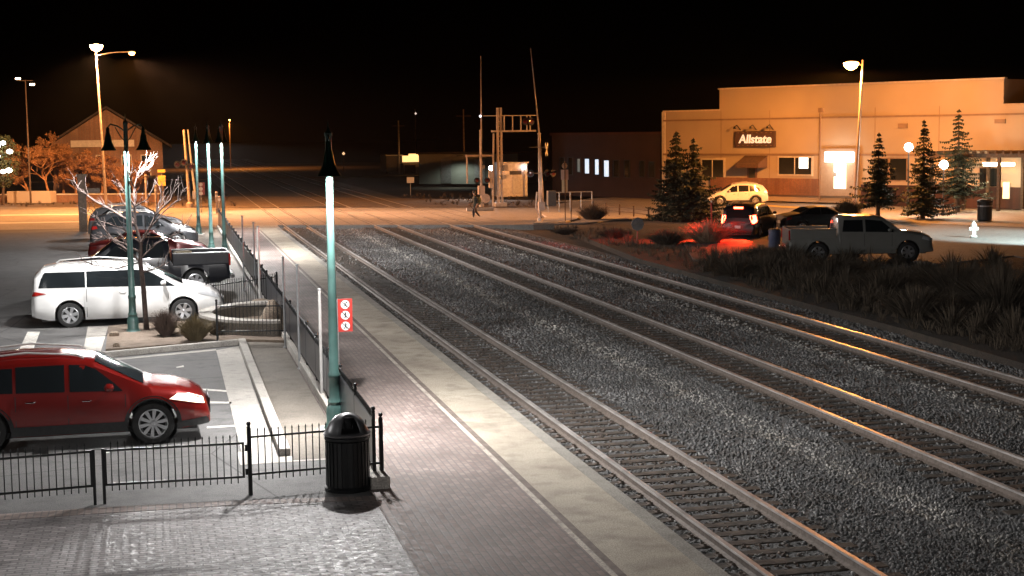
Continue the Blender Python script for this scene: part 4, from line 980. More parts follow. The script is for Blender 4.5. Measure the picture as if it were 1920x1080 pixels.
# evergreen with light bulbs at the left edge
b = at(6, 384, 0); k = mpp(b)
t = thing('lit_tree', 'tree hung with big white light bulbs at the left edge', 'tree', tuple(b))
mb = MB(); mb.tube([(0, 0, 0), (.1, 0, 2.4), (0, 0, 5)], [.16, .1, .03], 8); mb.build('trunk', M_barkd, t)
mb = MB(); rs = random.Random(5)
for _ in range(2600):
    a = rs.uniform(0, 2*PI); q = rs.random()**.5; z = rs.uniform(1.6, 6.2); r_ = 1.7*math.sin(PI*min(1, (z-1.2)/5.6))**.7*q
    c = Vector((math.cos(a)*r_, math.sin(a)*r_, z)); u = Vector([rs.uniform(-.16, .16) for _ in range(3)]); v = Vector([rs.uniform(-.16, .16) for _ in range(3)]); mb.add([c, c+u, c+v], [(0, 1, 2)])
mb.build('crown', mat('olive_leaves', (.07, .08, .03), .8, noise=.5, nscale=2), t)
M_bulb = mat('white_bulb', (1, 1, .92), .3, emit=(1, .98, .85), estr=14)
for px, py, r_ in ((2, 273, .42), (14, 268, .30), (25, 284, .34), (3, 292, .3), (22, 319, .36), (12, 321, .3), (1, 290, .32)):
    mb = MB(); mb.lathe([(.02, -r_*.6), (r_*.7, -r_*.35), (r_*.8, 0), (r_*.6, r_*.4), (.02, r_*.6)], ((px-6)/k, -1.6, up(b, py)), n=10); mb.build('light_bulb', M_bulb, t, smooth=True)

# brick pier and small pieces near the street, left
b = at(157, 437, ZP-.1); zt = up(b, 330)
t = thing('brick_pier', 'slim dark brick pier with a cap at the street end of the parking lot', 'pier', tuple(b))
mb = MB(); mb.box((0, 0, (zt-b.z)/2), (.48, .48, zt-b.z)); mb.build('shaft', M_barkd, t, bevel=.02)
mb = MB(); mb.box((0, 0, zt-b.z+.05), (.62, .62, .12)); mb.box((.55, 0, zt-b.z-.9), (1.0, .06, .3)); mb.build('cap', M_barkd, t)
for i, (px, yt, yb) in enumerate(((275, 330, 392), (293, 350, 393), (407, 362, 400), (412, 370, 402))):
    b = at(px, yb, 0); zt = up(b, yt); t = thing('bollard', ('pale street post left of the other one by the bare branches', 'short pale street post right of the bare tree crown', 'pale slim post at the street kerb, left of a shorter one', 'short pale post at the street kerb beside the slim one')[i], 'post', tuple(b), group='pale posts along the far kerb')
    mb = MB(); mb.tube([(0, 0, 0), (0, 0, zt)], .09, 10); mb.lathe([(.1, 0), (.11, .05), (.05, .1), (.01, .12)], (0, 0, zt), n=10); mb.build('post', M_polew, t, smooth=True)
    mb = MB(); mb.lathe([(.094, 0), (.094, .18)], (0, 0, zt*.8), n=10, cap=False); mb.build('band', M_white, t)

# left signal mast: pole, dark flasher heads and raised gate arm
M_sigb = mat('signal_black', (.02, .02, .02), .5, noise=.3)
def flasher(parent, x, y, z, r=.22, lit=False, rz=0):
    T = Matrix.Translation((x, y, z)) @ Matrix.Rotation(rz, 4, 'Z')
    mb = MB(); mb.lathe([(r*1.35, -.02), (r*1.35, .02)], n=18, axis='y', T=T); mb.lathe([(r*.6, .2), (r*.75, .02)], n=12, axis='y', T=T)
    n_ = 12; vs = []
    for q in range(n_+1):
        a = PI*q/n_
        for yy in (-.02, -.28*math.sin(a)-.05): vs.append((r*math.cos(a), yy, r*math.sin(a)))
    mb.add(vs, [(2*q, 2*q+1, 2*q+3, 2*q+2) for q in range(n_)], T=T)
    o = mb.build('flasher', M_sigb, parent)
    mb = MB(); mb.lathe([(r*.8, -.035), (r*.5, -.05), (.01, -.055)], n=14, axis='y', T=T, cap=False); mb.build('red_lens', mat('unlit_red_lens', (.12, .01, .01), .2, coat=1.), o)
    return o
def crossbuck(parent, x, y, z, s=.6, yaw=0):
    T = Matrix.Translation((x, y, z)) @ Matrix.Rotation(yaw, 4, 'Z'); mb = MB()
    for i, a in enumerate((.85, -.85)):
        mb.box((0, -.03-.012*i, 0), (s*2, .01, .2), T=T @ Matrix.Rotation(a, 4, 'Y'))
    return mb.build('crossbuck', M_white, parent)
b = at(356, 388, 0); k = mpp(b)
t = thing('crossing_signal', 'orange-lit crossing signal mast with a folded-up gate arm beside the farthest green lamps', 'crossing signal', tuple(b), group='railway crossing signals')
zt = up(b, 243)
mb = MB(); mb.tube([(0, 0, 0), (-.28, 0, zt)], [.14, .10], 10); mb.lathe([(.3, 0), (.3, .3), (.2, .4)], n=12); mb.build('mast', M_polew, t, smooth=True)
mb = MB(); mb.tube([(.55, -.2, .2), (.25, -.2, zt*.55), (.05, -.2, zt)], [.13, .09, .05], 6)
gate_a = mb.build('gate_arm', M_alum, t)
mb = MB(); mb.box((.5, -.1, 1.), (.5, .5, .7)); mb.build('gate_motor', M_galv, t, bevel=.04)
zf = up(b, 308)-b.z
mb = MB(); mb.tube([(-.9, -.15, zf), (.5, -.15, zf)], .04, 6); mb.build('cross_arm', M_polew, t)
flasher(t, -.9, -.25, zf, .22, rz=.2); flasher(t, -.35, -.25, zf+.15, .22, rz=-.2); flasher(t, .2, -.25, zf-.2, .22)
# small sign behind the farthest lamp
b = at(378, 400, 0); k = mpp(b); z0, z1 = up(b, 366), up(b, 342)
t = thing('small_sign', 'small reddish sign with pale round pictograms beside the farthest green lamp post', 'sign', tuple(b))
mb = MB(); mb.tube([(0, 0, 0), (0, 0, z1)], .035, 6); mb.build('post', M_galv, t)
mb = MB(); mb.box((0, -.05, (z0+z1)/2), (.62, .03, z1-z0)); o = mb.build('board', mat('faded_red_board', (.30, .09, .09), .6, noise=.3), t)
for s in (-1, 0, 1):
    mb = MB(); mb.lathe([(.15, -.075), (.15, -.068)], (0, 0, (z0+z1)/2+s*.34), n=16, axis='y'); mb.build('pictogram', M_white, o)
# small yellow cabinet-like sign by the bare branches
b = at(305, 390, 0); z0, z1 = up(b, 350), up(b, 318)
t = thing('yellow_sign', 'small square yellow-lit street sign on a post left of the crossing signal', 'sign', tuple(b))
mb = MB(); mb.tube([(0, 0, 0), (0, 0, z1)], .035, 6); mb.build('post', M_galv, t)
mb = MB(); mb.box((0, -.05, z0+(z1-z0)*.35), (.62, .03, (z1-z0)*.6)); mb.build('board', M_yel, t, bevel=.01)
mb = MB(); mb.box((0, -.05, z1-.12), (.62, .03, .24)); mb.build('plate', M_yel, t, bevel=.01)

# ================================================================ CROSSING, MIDDLE
def signal(label, base_px, top_px, arm_px, lamp_rows, arms=True, mh=(0, 0)):
    b = at(*base_px, 0); k = mpp(b); zt = up(b, top_px)
    t = thing('crossing_signal', label, 'crossing signal', tuple(b), group='railway crossing signals')
    mb = MB(); mb.tube([(0, 0, 0), (0, 0, zt)], [.10, .09], 10); mb.lathe([(.2, 0), (.2, .25), (.14, .3)], n=10); mb.lathe([(.12, 0), (.12, .08), (.02, .14)], (0, 0, zt), n=10); mb.build('mast', M_mast, t, smooth=True)
    ax, ay = arm_px; zt2 = up(b, ay); x1 = (ax-base_px[0])/k
    return t, b, k, x1, zt2
t, b, k, x1, z2 = signal('crossing signal whose tall upright gate arm rises left of the big signal mast', (903, 388), 246, (904, 105), None)
M_arm = mat('gate_arm_paint', (.62, .52, .46), .5, noise=.25, nscale=3)
mb = MB(); mb.tube([(-.1, -.3, 1.2), (0, -.3, z2*.5), (x1, -.3, z2)], [.09, .06, .03], 6); mb.build('gate_arm', M_arm, t)
mb = MB(); mb.box((-.05, -.2, 1.35), (.5, .5, .7)); mb.box((-1.2, -.3, 3.0), (.1, .12, 2.2)); mb.box((.9, -.3, 3.0), (.1, .12, 2.2)); mb.box((-.15, -.3, 4.1), (2.3, .3, .14)); mb.lathe([(.36, -.2), (.36, .0)], (.25, -.3, .7), n=16, axis='y'); mb.build('counterweight', M_arm, t, bevel=.02)
for s in (-1, 1): flasher(t, s*.42, -.35, up(b, 338), .17)
z = up(b, 313); mb = MB(); mb.box((.1, -.1, z), (.3, .2, .3)); mb.build('signal_box', M_galv, t)
z = up(b, 218); mb = MB(); mb.lathe([(.01, -.1), (.09, -.05), (.09, .05), (.01, .1)], ((901-903)/k, -.42, z), n=8); mb.build('arm_lamp', mat('small_white_light', (1, 1, 1), .3, emit=(.8, .85, 1), estr=3), t)
t, b, k, x1, z2 = signal('crossing signal with a crossbuck and a leaning raised gate arm, beside the steel cabinet', (1013, 416), 252, (996, 90), None)
mb = MB(); mb.tube([(.12, -.3, 1.0), (-.02, -.3, z2*.45), (x1, -.3, z2)], [.08, .055, .025], 6); mb.build('gate_arm', M_arm, t)
mb = MB(); mb.box((.02, -.25, 1.05), (.4, .4, .55)); mb.tube([(-.3, -.4, 2.0), (-.38, -.4, 1.0), (-.12, -.4, .3)], .06, 6); mb.tube([(-.05, -.4, 1.95), (.0, -.4, 1.0)], .06, 6); mb.build('counterweight', M_arm, t, bevel=.02)
mb = MB(); mb.box((.75, -.1, 1.55), (.55, .45, 1.0)); mb.build('control_box', mat('dark_grey_box', (.12, .12, .115), .6, noise=.2), t, bevel=.03)
zc = up(b, 280); crossbuck(t, .42, -.1, zc, .55, yaw=1.1)
zf = up(b, 325); mb = MB(); mb.tube([(-.75, -.1, zf), (.85, -.1, zf)], .035, 6); zq = up(b, 276); mb.tube([(-.7, -.1, zq), (.45, -.1, zq)], .03, 6); mb.build('cross_arm', M_galv, t)
for s in (-.7, .45, .85): flasher(t, s, -.25, zf, .18, rz=.5*(1 if s > 0 else -1))
# cantilever signal mast
b = at(938, 387, 0); k = mpp(b); zt = up(b, 202)
t = thing('signal_mast', 'tall orange-lit steel mast carrying a cantilever walkway over the crossing', 'signal mast', tuple(b))
mb = MB()
for s in (-1, 1): mb.tube([(s*.16, 0, 0), (s*.13, 0, zt)], .11, 8)
for i in range(18): z = .5+i*(zt-.8)/18; mb.box((0, 0, z), (.3, .08, .09))
mb.box((0, 0, .15), (.95, .8, .3)); mb.build('mast', M_mast, t)
zw = up(b, 246); zh = up(b, 217); x1 = (1000-938)/k
mb = MB(); mb.box(((x1-.3)/2, 0, zw), (x1+.9, .7, .14)); mb.build('walkway', M_mast, t)
mb = MB()
for x in (.35, .35+(x1-.6)*.33, .35+(x1-.6)*.66, x1-.45, x1-.18): mb.box((x, -.3, (zw+zh)/2), (.09, .09, zh-zw))
for yy in (-.3, .3): mb.box(((x1-.9)/2, yy, zh), (x1+1.6, .06, .06))
mb.build('railing', M_mast, t)
flasher(t, x1-.1, -.35, zw+.75, .24, rz=.4); flasher(t, x1-.55, -.35, zw+.75, .24, rz=-.3)
mb = MB(); mb.tube([((924-938)/k, 0, 0), ((927-938)/k, 0, up(b, 250))], .07, 6); mb.box((-.75, 0, 2.2), (.3, .3, 1.4)); mb.build('conduit', M_mast, t)
mb = MB(); mb.box((.45, -.2, up(b, 315)), (.4, .3, .5)); mb.box((.3, -.2, up(b, 332)), (.4, .3, .3)); mb.build('signal_box', M_alum, t, bevel=.02)
# steel relay cabinet
b = at(960, 368, 0); k = mpp(b); zt = up(b, 306)
t = thing('relay_cabinet', 'silver steel equipment cabinet behind the signal mast', 'equipment cabinet', tuple(b))
mb = MB(); mb.box((-.1, 0, zt/2), (2.7, 2.2, zt)); mb.build('body', M_alum, t, bevel=.03)
mb = MB(); mb.box((-.1, 0, zt+.06), (2.95, 2.5, .12)); mb.build('roof', M_galv, t)
mb = MB(); mb.box((.3, -1.12, zt*.45), (1.0, .04, zt*.75)); mb.build('door', M_galv, t, bevel=.01)
mb = MB(); mb.box((.1, -1.14, zt*.72), (1.1, .05, .35)); mb.build('vent', M_sigb, t)
for px, py, r_, st, pw in ((915, 314, .22, 60, 900), (978, 314, .1, 30, 30)):
    zz = up(b, py); x = (px-960)/k
    mb = MB(); mb.lathe([(.01, -r_), (r_*.7, -r_*.7), (r_, 0), (r_*.7, r_*.7), (.01, r_)], (x, -1.3, zz), n=12); mb.build('lamp_lens', M_lens, t, smooth=True)
    mb = MB(); mb.tube([(x, -1.3, 0), (x, -1.3, zz-r_)], .04, 6); mb.build('lamp_pole', M_galv, t)
    light('lamp_light', 'SPOT', (x, -1.9, zz), pw*1.6, (1., .86, .78), t, size=.15, cone=125, blend=.5, target=(-.35, -1, -.38))
# tall sign on a post and pedestrian railings
b = at(1060, 416, 0); k = mpp(b); t = thing('street_sign', 'tall narrow pale sign under a round disc, on a slim post by the railing', 'sign', tuple(b))
mb = MB(); mb.tube([(0, 0, 0), (0, 0, up(b, 302))], .035, 6); mb.build('post', M_barkd, t)
zc = up(b, 311); mb = MB(); mb.lathe([(.19, .05), (.19, .07)], (0, 0, zc), n=20, axis='y'); mb.build('disc', M_polew, t)
z0, z1 = up(b, 337), up(b, 318); mb = MB(); mb.box((0, .06, (z0+z1)/2), (.50, .02, z1-z0)); mb.build('upper_board', mat('pinkish_sign', (.5, .38, .33), .6, noise=.1), t, bevel=.02)
z0, z1 = up(b, 361), up(b, 337); mb = MB(); mb.box((0, .06, (z0+z1)/2), (.40, .02, z1-z0)); mb.build('lower_board', mat('cream_sign', (.6, .52, .35), .6, noise=.1), t, bevel=.02)
mb = MB(); mb.tube([((1070-1060)/k, -.2, 0), ((1070-1060)/k, -.2, up(b, 362))], .03, 6); mb.build('brace', M_barkd, t)
a, c = at(1028, 398, 0), at(1110, 396, 0); t = thing('railing', 'grey pipe railing beside the crossing sidewalk', 'railing', tuple(a), span(a, c)[1])
L_ = span(a, c)[0]; hz = up(a, 361); mb = MB()
for z in (hz, hz*.55): mb.tube([(0, 0, z), (L_, 0, z)], .04, 6)
mb.build('rail', M_galv, t)
for i in range(5): o = MB().tube([(0, 0, 0), (0, 0, hz)], .045, 6).build('post', M_galv, t); o.location = (L_*i/4, 0, 0)
a, c = at(1112, 399, -.1), at(1216, 412, -.1); t = thing('fence', 'low dark wire fence with short posts between the crossing and the pair of spruces', 'fence', tuple(a), span(a, c)[1])
L_ = span(a, c)[0]; mb = MB()
for z in (.62, .35): mb.tube([(0, 0, z), (L_, 0, z)], .025, 5)
mb.build('wire', M_barkd, t)
for i in range(5): o = MB().tube([(0, 0, 0), (0, 0, .85)], .06, 6).build('post', M_barkd, t); o.location = (L_*i/4, 0, 0)
# person crossing
def person():
    b = at(892, 411.5, 0); t0 = tuple(b)
    me = bpy.data.meshes.new('person'); J = {}
    def V(n, p, r): J[n] = (p, r)
    V('pel', (0, 0, .98), .15); V('wa', (.01, 0, 1.12), .145); V('ch', (.03, 0, 1.38), .17); V('nk', (.05, 0, 1.56), .07); V('hd0', (.07, 0, 1.66), .085); V('hd', (.08, 0, 1.76), .105); V('ht', (.08, 0, 1.85), .07)
    V('hl', (0, .09, .94), .11); V('kl', (.22, .10, .56), .08); V('al', (.20, .11, .14), .05); V('tl', (.36, .12, .06), .045)
    V('hr', (0, -.09, .94), .11); V('kr', (-.06, -.10, .52), .08); V('ar', (-.36, -.11, .18), .05); V('tr', (-.26, -.12, .05), .045)
    V('sl', (.03, .20, 1.46), .075); V('el', (-.10, .27, 1.20), .058); V('wl', (.02, .26, .97), .04); V('pl', (.07, .26, .90), .042)
    V('sr', (.03, -.20, 1.46), .075); V('er', (.06, -.28, 1.20), .058); V('wr', (.24, -.25, 1.05), .04); V('pr', (.31, -.24, 1.02), .042)
    E_ = [('pel', 'wa'), ('wa', 'ch'), ('ch', 'nk'), ('nk', 'hd0'), ('hd0', 'hd'), ('hd', 'ht'), ('pel', 'hl'), ('hl', 'kl'), ('kl', 'al'), ('al', 'tl'), ('pel', 'hr'), ('hr', 'kr'), ('kr', 'ar'), ('ar', 'tr'), ('ch', 'sl'), ('sl', 'el'), ('el', 'wl'), ('wl', 'pl'), ('ch', 'sr'), ('sr', 'er'), ('er', 'wr'), ('wr', 'pr')]
    # fingers and thumbs
    for s, pb, dr in (('l', J['pl'][0], (.02, 0, -1)), ('r', J['pr'][0], (.7, 0, -.5))):
        d = Vector(dr).normalized(); sgn = 1 if s == 'l' else -1
        for i, ln in enumerate((.075, .085, .08, .06)):
            o0 = Vector(pb)+Vector((.024-.016*i, 0, 0)); V(f'f{s}{i}a', tuple(o0+d*.05), .010); V(f'f{s}{i}b', tuple(o0+d*(.05+ln)+Vector((.01, -.01*sgn, 0))), .008); E_ += [('p'+s, f'f{s}{i}a'), (f'f{s}{i}a', f'f{s}{i}b')]
        V(f't{s}', tuple(Vector(pb)+Vector((.05, -.02*sgn, 0))+d*.03), .011); E_.append(('p'+s, f't{s}'))
    names = list(J); me.from_pydata([J[n][0] for n in names], [(names.index(a), names.index(c)) for a, c in E_], [])
    o = bpy.data.objects.new('person', me); col.objects.link(o); o.location = t0; o.rotation_euler = (0, 0, -2.9); o.scale = (1.04,)*3
    o.modifiers.new('s', 'SKIN'); sk = me.skin_vertices[0].data
    for i, n in enumerate(names): sk[i].radius = (J[n][1]*(1.25 if n in ('ch', 'wa', 'pel') else 1) if False else J[n][1],)*2; sk[i].use_root = (n == 'pel')
    m2 = o.modifiers.new('d', 'SUBSURF'); m2.levels = 2; m2.render_levels = 2
    dg = bpy.context.evaluated_depsgraph_get(); nm = bpy.data.meshes.new_from_object(o.evaluated_get(dg)); o.modifiers.clear(); o.data = nm
    nm.materials.clear()
    skin = mat('skin', (.45, .27, .19), .6, noise=.1); coat = mat('dark_green_coat', (.035, .04, .03), .85, noise=.3); jean = mat('dark_trousers', (.03, .03, .04), .85, noise=.3); shoe = mat('grey_shoes', (.2, .2, .2), .6)
    for m_ in (skin, coat, jean, shoe): nm.materials.append(m_)
    for p in nm.polygons:
        c = p.center; p.use_smooth = True
        if c.z > 1.60: p.material_index = 0
        elif c.z > .93: p.material_index = 0 if (abs(c.y) > .2 and c.z < 1.06) else 1
        elif c.z > .12: p.material_index = 2 if abs(c.y) < .2 else 0
        else: p.material_index = 3
    tag(o, 'person in dark clothes with a backpack walking left over the railway crossing', 'person')
    # coat hem, backpack, hair, cap, face
    mb = MB(); mb.lathe([(.17, .78), (.19, .84), (.175, 1.0), (.165, 1.15), (.2, 1.35), (.19, 1.46), (.09, 1.55)], n=20, T=Matrix.Diagonal((.85, 1.12, 1, 1))); mb.build('coat', coat, o, smooth=True)
    mb = MB(); mb.lathe([(.03, -.26), (.13, -.24), (.17, -.1), (.17, .1), (.12, .22), (.02, .26)], (-.24, 0, 1.22), n=14); mb.build('backpack', mat('green_backpack', (.06, .09, .055), .8, noise=.3), o, smooth=True)
    mb = MB(); mb.lathe([(.118, -.02), (.122, .05), (.105, .11), (.05, .145), (.005, .15)], (.075, 0, 1.76), n=16, cap=False); mb.lathe([(.07, -.12), (.10, -.08), (.112, 0)], (.045, 0, 1.76), n=16, cap=False); mb.build('hair', mat('dark_hair', (.02, .014, .01), .7), o, smooth=True)
    mb = MB()
    for s in (-1, 1): mb.lathe([(.001, -.012), (.012, 0), (.001, .012)], (.178, s*.035, 1.755), n=8, mi=0)
    mb.build('eyes', M_trim, o)
    mb = MB(); mb.tube([(.178, 0, 1.755), (.205, 0, 1.72)], [.012, .02], 6); mb.tube([(.172, -.03, 1.68), (.182, 0, 1.678), (.172, .03, 1.68)], .006, 4)
    for s in (-1, 1): mb.lathe([(.001, -.03), (.016, 0), (.001, .03)], (.075, s*.112, 1.735), n=8)
    mb.build('face', skin, o, smooth=True)
person()
b = at(903, 396, 0); t = MB().box((0, 0, .12), (2.1, .35, .24)).build('wheel_stop', M_galv, bevel=.03); t.location = (at(900, 395, 0).x, at(900, 395, 0).y, .0)
tag(t, 'low grey kerb block lying by the foot of the left crossing gate', 'kerb block')
shrub('round dry bush at the end of the low dark wire fence by the crossing', tuple(at(1112, 416, -.2)), 1.15, 1.35, 1500, 31, M_dry, wd=.016)

# ================================================================ FAR MIDDLE: yard, sheds, poles
b = at(1195, 464, -.2); k = mpp(b); z = up(b, 420)
t = thing('round_sign', 'back of a pale roundish sign on a short reddish post in the shrubs', 'sign', tuple(b))
mb = MB(); mb.tube([(0, 0, 0), (0, 0, z+.1)], .035, 6); mb.build('post', mat('reddish_post', (.3, .13, .1), .6), t)
mb = MB(); mb.lathe([(.36, -.08), (.36, -.055)], (0, 0, z+.2), n=8, axis='y'); mb.build('board', M_galv, t)
b = at(1334, 446, -.2); t = thing('red_post', 'slim reddish marker post at the right side of the close spruce pair', 'post', tuple(b)); zz = up(b, 380)
mb = MB(); mb.tube([(0, 0, 0), (0, 0, zz+.2)], .045, 6); mb.build('shaft', mat('red_marker', (.4, .06, .05), .6), t)
mb = MB(); mb.lathe([(.06, 0), (.06, .1), (.01, .14)], (0, 0, zz+.2), n=8); mb.build('cap', M_white, t)
b = at(770, 366, 0); z0, z1 = up(b, 343), up(b, 332)
t = thing('small_sign', 'small square white sign on a short post beyond the crossing', 'sign', tuple(b))
mb = MB(); mb.tube([(0, 0, 0), (0, 0, z1)], .04, 6); mb.build('post', M_galv, t)
mb = MB(); mb.box((0, -.05, (z0+z1)/2), (.72, .03, z1-z0)); mb.build('board', M_white, t, bevel=.01)
b = at(735, 325, 0); k = mpp(b)
t = thing('trailer', 'dark box trailer parked in the far yard left of the bright orange shed', 'trailer', tuple(b))
zt = up(b, 290); mb = MB(); mb.box((0, 0, zt*.56), (2.6, 6, zt*.88)); mb.build('body', mat('dark_trailer', (.09, .07, .06), .5, noise=.3), t, bevel=.05)
mb = MB(); mb.box((0, -3.02, zt-.06), (2.65, .08, .12)); mb.build('roof_edge', M_alum, t)
for x in (-1.1, 1.1): o = MB().lathe([(.45, -.12), (.45, .12)], (x, -2.4, .45), n=14, axis='x').build('wheel', M_tyre, t)
b = at(770, 326, 0); k = mpp(b); t = thing('shed', 'small shed with brightly lit orange gable in the far yard', 'shed', tuple(b))
z1, z2 = up(b, 306), up(b, 289); mb = MB(); mb.box((0, 0, z1/2), (2.7, 3, z1)); mb.build('wall', M_stucco, t)
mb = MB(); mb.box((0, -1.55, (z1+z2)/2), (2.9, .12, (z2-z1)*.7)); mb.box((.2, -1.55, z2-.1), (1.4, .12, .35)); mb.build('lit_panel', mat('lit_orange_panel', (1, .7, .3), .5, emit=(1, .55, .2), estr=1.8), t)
mb = MB(); mb.box((-.3, -1.53, z1*.45), (1.6, .06, z1*.8)); mb.build('door', M_barkd, t)
a, c = at(786, 345, 0), at(972, 345, 0); t = thing('grey_building', 'long low pale grey building dimly lit behind the crossing', 'building', tuple(a), span(a, c)[1])
L_ = span(a, c)[0]; zt = up(at(850, 345, 0), 289); mb = MB(); mb.box((L_/2, 5, zt/2), (L_, 10, zt)); mb.build('wall', mat('pale_grey_siding', (.30, .31, .28), .8, noise=.15, nscale=.6), t)
mb = MB(); mb.box((L_/2, 5, zt+.12), (L_+.5, 10.5, .22)); mb.build('roof', M_roof, t)
for fx_ in (.28, .62): o = MB().box((L_*fx_, -.04, 1.5), (1.3, .06, 2.8)).build('door', M_galv, t)
light('lamp_light', 'SPOT', (L_*.45, -2.2, zt-.3), 500, (.9, 1., .85), t, size=.2, cone=150)
mb = MB(); mb.box((L_*.45, -1.1, zt-.15), (.12, 2.2, .12)); mb.box((L_*.45, -2.2, zt-.2), (.4, .4, .14)); mb.build('wall_lamp', M_galv, t)
for i, (px, yt, yb, rr_, lb) in enumerate(((871, 205, 342, .1, 'slim pale pole in front of the long grey building'), (749, 226, 326, .13, 'dim brownish utility pole behind the orange-lit shed'), (780, 205, 300, .1, 'faint far utility pole right of the orange-lit shed'))):
    b = at(px, yb, 0); t = thing('utility_pole', lb, 'pole', tuple(b)); zt = up(b, yt)
    mb = MB(); mb.tube([(0, 0, 0), (0, 0, zt)], [rr_*1.3, rr_*.8], 8); mb.build('pole', M_polew, t, smooth=True)
    mb = MB(); mb.box((0, 0, zt-.8), (1.8, .12, .12)); mb.build('cross_arm', M_barkd, t)
# tiny far lights on poles
for i, (px, py, yb, cl, lb) in enumerate(((781, 213, 300, (.9, .7, .6), 'tiny pale far lamp high above the shed'), (645, 288, 322, (1, .6, .3), 'tiny far lamp low above the orange yard'))):
    b = at(px, yb, 0); zz = up(b, py); t = thing('distant_lamp', lb, 'lamp', tuple(b)); mb = MB(); mb.tube([(0, 0, 0), (0, 0, zz)], .08, 6); mb.build('pole', M_barkd, t)
    mb = MB(); mb.lathe([(.01, -.3), (.25, 0), (.01, .3)], (0, 0, zz), n=8); mb.build('lamp_lens', mat('far_lens%d' % i, cl, .3, emit=cl, estr=1.2), t)
b = Vector((12, 285, 0)); tall_lamp('far orange street lamp beyond the yard', b, 9, [(0, -1, 9, 9000, SOD, .12)], M_barkd)

# ================================================================ DARK BRICK BUILDING
a, c = at(1036, 366, 0), at(1242, 373, 0)
t = thing('brick_building', 'long dark brick building with a row of narrow windows, some lit bluish white', 'building', tuple(a), span(a, c)[1])
class Facade:
    def __init__(s, a, c): s.a = Vector(a); s.d = (c-a).normalized(); s.n = Vector((s.d.y, -s.d.x, 0)); s.L = (c-a).length
    def sz(s, px, py):
        d = F+RR*(px-960)/FOC-UU*(py-540)/FOC; d = Vector(d); o = Vector((0, 0, H)); k_ = (s.a-o).dot(s.n)/d.dot(s.n); p = o+d*k_
        return (p-s.a).dot(s.d), p.z
    def rect(s, x0, y0, x1, y1):
        a, b = s.sz(x0, (y0+y1)/2)[0], s.sz(x1, (y0+y1)/2)[0]; xm = (x0+x1)/2
        return a, b, s.sz(xm, y1)[1], s.sz(xm, y0)[1]
fd = Facade(a, c); zt = fd.sz(1140, 253)[1]
def fbox(fd, t, name, r, depth, out, m, bevel=0, parent=None):
    x0, x1, z0, z1 = r; mb = MB(); mb.box(((x0+x1)/2, -out-depth/2, (z0+z1)/2), (x1-x0, depth, z1-z0)); return mb.build(name, m, parent or t, bevel=bevel)
M_dbrick = brick_mat('dark_red_brick', (.045, .014, .010), (.06, .02, .014), (.04, .02, .018), .24, .08, bump=.2)
mb = MB(); mb.box((fd.L/2-.1, 6, zt/2), (fd.L-.2, 12, zt)); mb.build('wall', M_dbrick, t)
mb = MB(); mb.box((fd.L/2-.1, 5.9, zt+.12), (fd.L, 12.2, .24)); mb.build('parapet', M_dbrick, t)
M_cool = mat('lit_cool_window', (.8, .9, 1), .4, emit=(.62, .82, 1.), estr=1.0); M_dim = mat('dim_lit_window', (.2, .25, .22), .4, emit=(.5, .65, .6), estr=.12)
for i, (x0, x1, y0, y1, m_) in enumerate(((1052, 1058, 296, 326, M_winG), (1067, 1073, 296, 327, M_winG), (1084, 1088, 298, 322, M_dim), (1098, 1105, 298, 325, M_cool), (1117, 1123, 299, 327, M_cool), (1134, 1142, 301, 331, M_cool), (1152, 1160, 301, 331, M_winG), (1172, 1180, 301, 332, M_winG), (1201, 1208, 302, 331, M_winG), (1218, 1227, 304, 332, M_winG))):
    w_ = fbox(fd, t, 'window', fd.rect(x0-2, y0-2, x1+2, y1+2), .05, 0, M_trim); fbox(fd, t, 'pane', fd.rect(x0, y0, x1, y1), .03, .05, m_, parent=w_)
# small square lit sign far above the roof
# ================================================================ TAN COMMERCIAL BUILDING
a, c = at(1245, 371, .1), at(1920, 391, .1); c = a+(c-a)*1.35
fd = Facade(a, c); t = thing('commercial_building', 'long tan stucco building with a stepped parapet, lit orange by the street lamp', 'building', tuple(a), span(a, c)[1])
zl = fd.sz(1300, 211)[1]; zh = fd.sz(1600, 161)[1]; xs1 = fd.sz(1349, 190)[0]; xs2 = fd.sz(1882, 170)[0]
mb = MB(); mb.prism([(0, 0), (fd.L, 0), (fd.L, 16), (0, 16)], 0, zl); mb.prism([(xs1, .003), (xs2, .003), (xs2, 15.9), (xs1, 15.9)], zl-.01, zh); mb.build('wall', M_stucco, t)
mb = MB(); mb.box((xs1/2, .1, zl+.06), (xs1+.1, .4, .12)); mb.box(((xs1+xs2)/2, .1, zh+.06), (xs2-xs1+.2, .4, .12)); mb.build('parapet_cap', M_trimw, t)
M_band = mat('brown_band', (.27, .19, .14), .7, noise=.15)
zb_ = fd.sz(1600, 222)[1]; mb = MB(); mb.box((fd.L/2, -.05, zb_), (fd.L, .1, .14)); mb.build('upper_band', M_band, t)
zb_ = fd.sz(1420, 292)[1]; mb = MB(); mb.box((fd.L/2, -.06, zb_), (fd.L, .12, .16)); mb.build('lower_band', M_band, t)
fbox(fd, t, 'corner_trim', fd.rect(1242, 212, 1248, 371), .08, 0, M_trimw)
x0, x1, z0, z1 = fd.rect(1335, 336, 1543, 367); mb = MB(); mb.box(((x0+x1)/2, -.1, (z0+z1)/2), (x1-x0, .2, z1-z0)); mb.build('brick_base', brick_mat('low_brick_wall', (.28, .13, .08), (.34, .17, .1), (.24, .2, .16), .24, .08, bump=.2), t)
